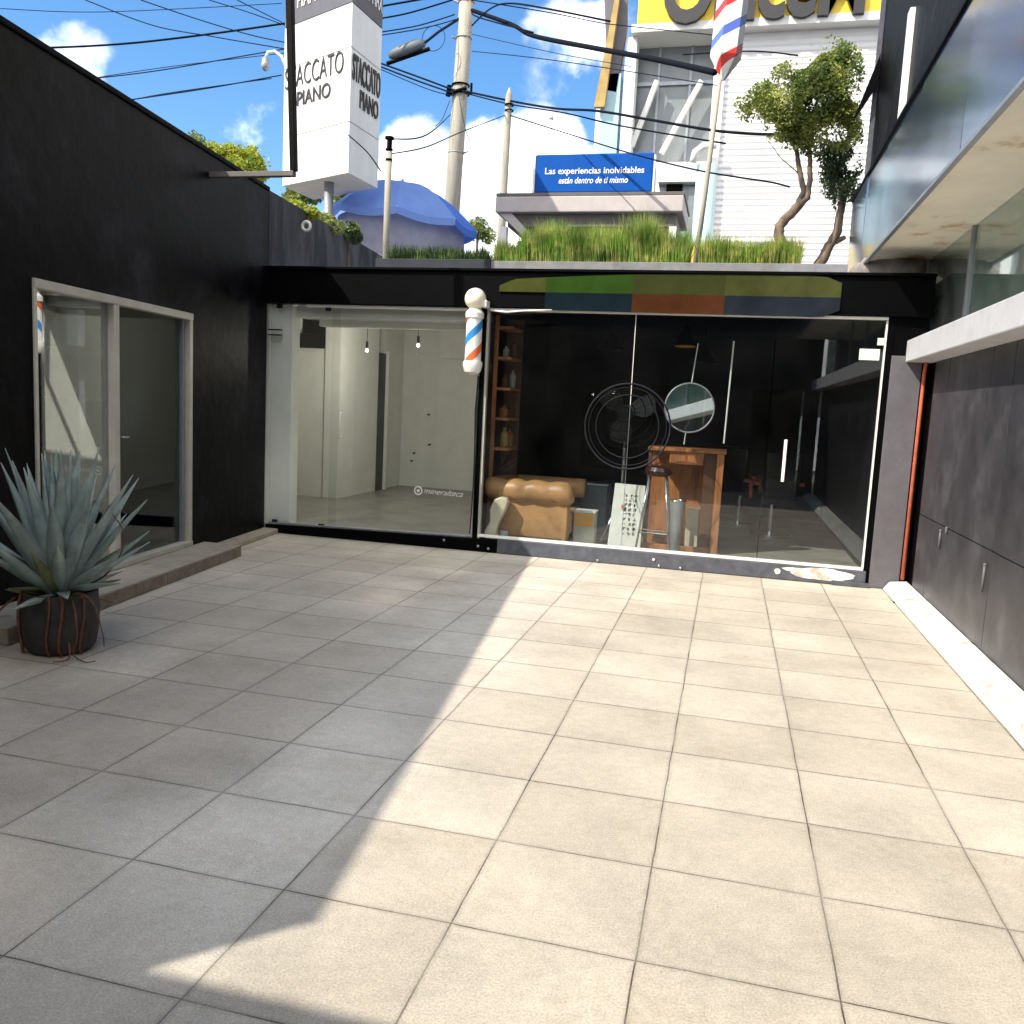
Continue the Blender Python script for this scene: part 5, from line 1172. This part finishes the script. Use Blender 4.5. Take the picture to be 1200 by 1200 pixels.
def agave_leaf(mb, az, tilt, L_, W_, curve, z0, seed):
    rn = random.Random(seed); n = 11; d = Vector((math.cos(az), math.sin(az), 0)); sd = Vector((-d.y, d.x, 0)); pos = AC0 + Vector((0, 0, z0)) + d * .03; tl = tilt; st = L_ / n; tw = rn.uniform(-.15, .15)
    rows = []
    for i in range(n + 1):
        t = i / n
        w = W_ * (.62 + .38 * math.sin(min(1, t / .45) * math.pi / 2)) if t < .45 else W_ * max(.02, (1 - ((t - .45) / .55) ** 1.35))
        f = d * math.sin(tl) + Vector((0, 0, math.cos(tl))); nrm = d * math.cos(tl) - Vector((0, 0, math.sin(tl)))   # outward/down normal
        cup = w * .34; th = .016 * (1 - t) + .003
        sdt = sd * math.cos(tw * t * 2) + nrm * math.sin(tw * t * 2)
        rows.append([pos - sdt * w * .5 - nrm * cup * .5, pos - sdt * w * .27 + nrm * cup * .22, pos + nrm * (cup * .45 + th), pos + sdt * w * .27 + nrm * cup * .22, pos + sdt * w * .5 - nrm * cup * .5, pos + sdt * w * .22 - nrm * (th - cup * .1), pos - sdt * w * .22 - nrm * (th - cup * .1)])
        pos = pos + f * st; tl += curve / n
    m_ = 7; vs = [v for r_ in rows for v in r_]
    fs = [(i * m_ + j, i * m_ + (j + 1) % m_, (i + 1) * m_ + (j + 1) % m_, (i + 1) * m_ + j) for i in range(n) for j in range(m_)]
    mb.add(vs, fs + [tuple(n * m_ + j for j in range(m_))])
g = MB(); go = MB(); k = 0
for ring_, (cnt, t0, t1, l0_, l1_, w_, c_) in enumerate(((8, .05, .20, .85, .98, .115, .02), (12, .24, .42, .86, 1.0, .13, .05), (13, .52, .72, .80, .97, .125, .05), (13, .82, 1.08, .66, .86, .10, .02), (9, 1.3, 1.5, .42, .68, .085, .1))):
    for i in range(cnt):
        az = i * 2 * math.pi / cnt + ring_ * .7 + rnd.uniform(-.13, .13); k += 1
        old = ring_ >= 3 and rnd.random() < .28
        agave_leaf(go if old else g, az, rnd.uniform(t0, t1), rnd.uniform(l0_, l1_) * (.7 if old else 1.0), w_ * rnd.uniform(.85, 1.12), c_ + rnd.uniform(-.05, .08), .36 + rnd.uniform(-.01, .03), k)
g.build('foliage', M['agave'], AG, smooth=True); go.build('old_leaf', M['agave_old'], AG, smooth=True)
g = MB()
for (pts) in ([(.16, -.10, .38), (.30, -.14, .42), (.42, -.16, .36), (.50, -.18, .20), (.53, -.2, .12)], [(.18, -.08, .37), (.34, -.06, .38), (.48, -.04, .36)], [(.2, -.12, .37), (.30, -.2, .30), (.33, -.22, .16), (.28, -.2, .05), (.38, -.22, .012), (.46, -.2, .02)],
              [(.2, -.15, .1), (.26, -.22, .02), (.2, -.3, .012)], [(-.2, -.2, .36), (-.30, -.26, .25), (-.31, -.26, .1), (-.28, -.26, .012)], [(.1, .1, .4), (.3, .1, .5), (.42, .12, .66), (.43, .12, .8), (.36, .1, .9)]):
    c_ = [AC0 + Vector(p) for p in pts]; q = []
    for i in range(len(c_) - 1):
        p0, p1, p2, p3 = c_[max(i - 1, 0)], c_[i], c_[i + 1], c_[min(i + 2, len(c_) - 1)]
        for j in range(6):
            t = j / 6; q.append(.5 * ((2 * p1) + (p2 - p0) * t + (2 * p0 - 5 * p1 + 4 * p2 - p3) * t * t + (3 * p1 - p0 - 3 * p2 + p3) * t ** 3))
    q.append(c_[-1]); g = MB(); g.tube(q, [.008 - .005 * i / (len(q) - 1) for i in range(len(q))], 6); g.build('root', M['root'], AG, smooth=True)
# second agave, mostly out of the frame at the left
AG.scale = (.88, .88, .98)
A2 = copy_tree(AG); A2.location = AC0 + Vector((-.62, -.62, 0)); A2.rotation_euler = (0, 0, 1.1); A2.scale = (.82, .82, .85)
A2['label'] = 'second agave half out of the picture at the far left edge'

# drain hole cover near the kerb
p = P(1050, 706, z=0.004)
g = MB().lathe([(.03, .003), (.03, .008), (.012, .012)], (p.x, p.y, 0), 14); tag(g.build('floor_drain', M['black_steel']), 'tiny black drain cap on the paving by the right pilaster', 'drain cap')
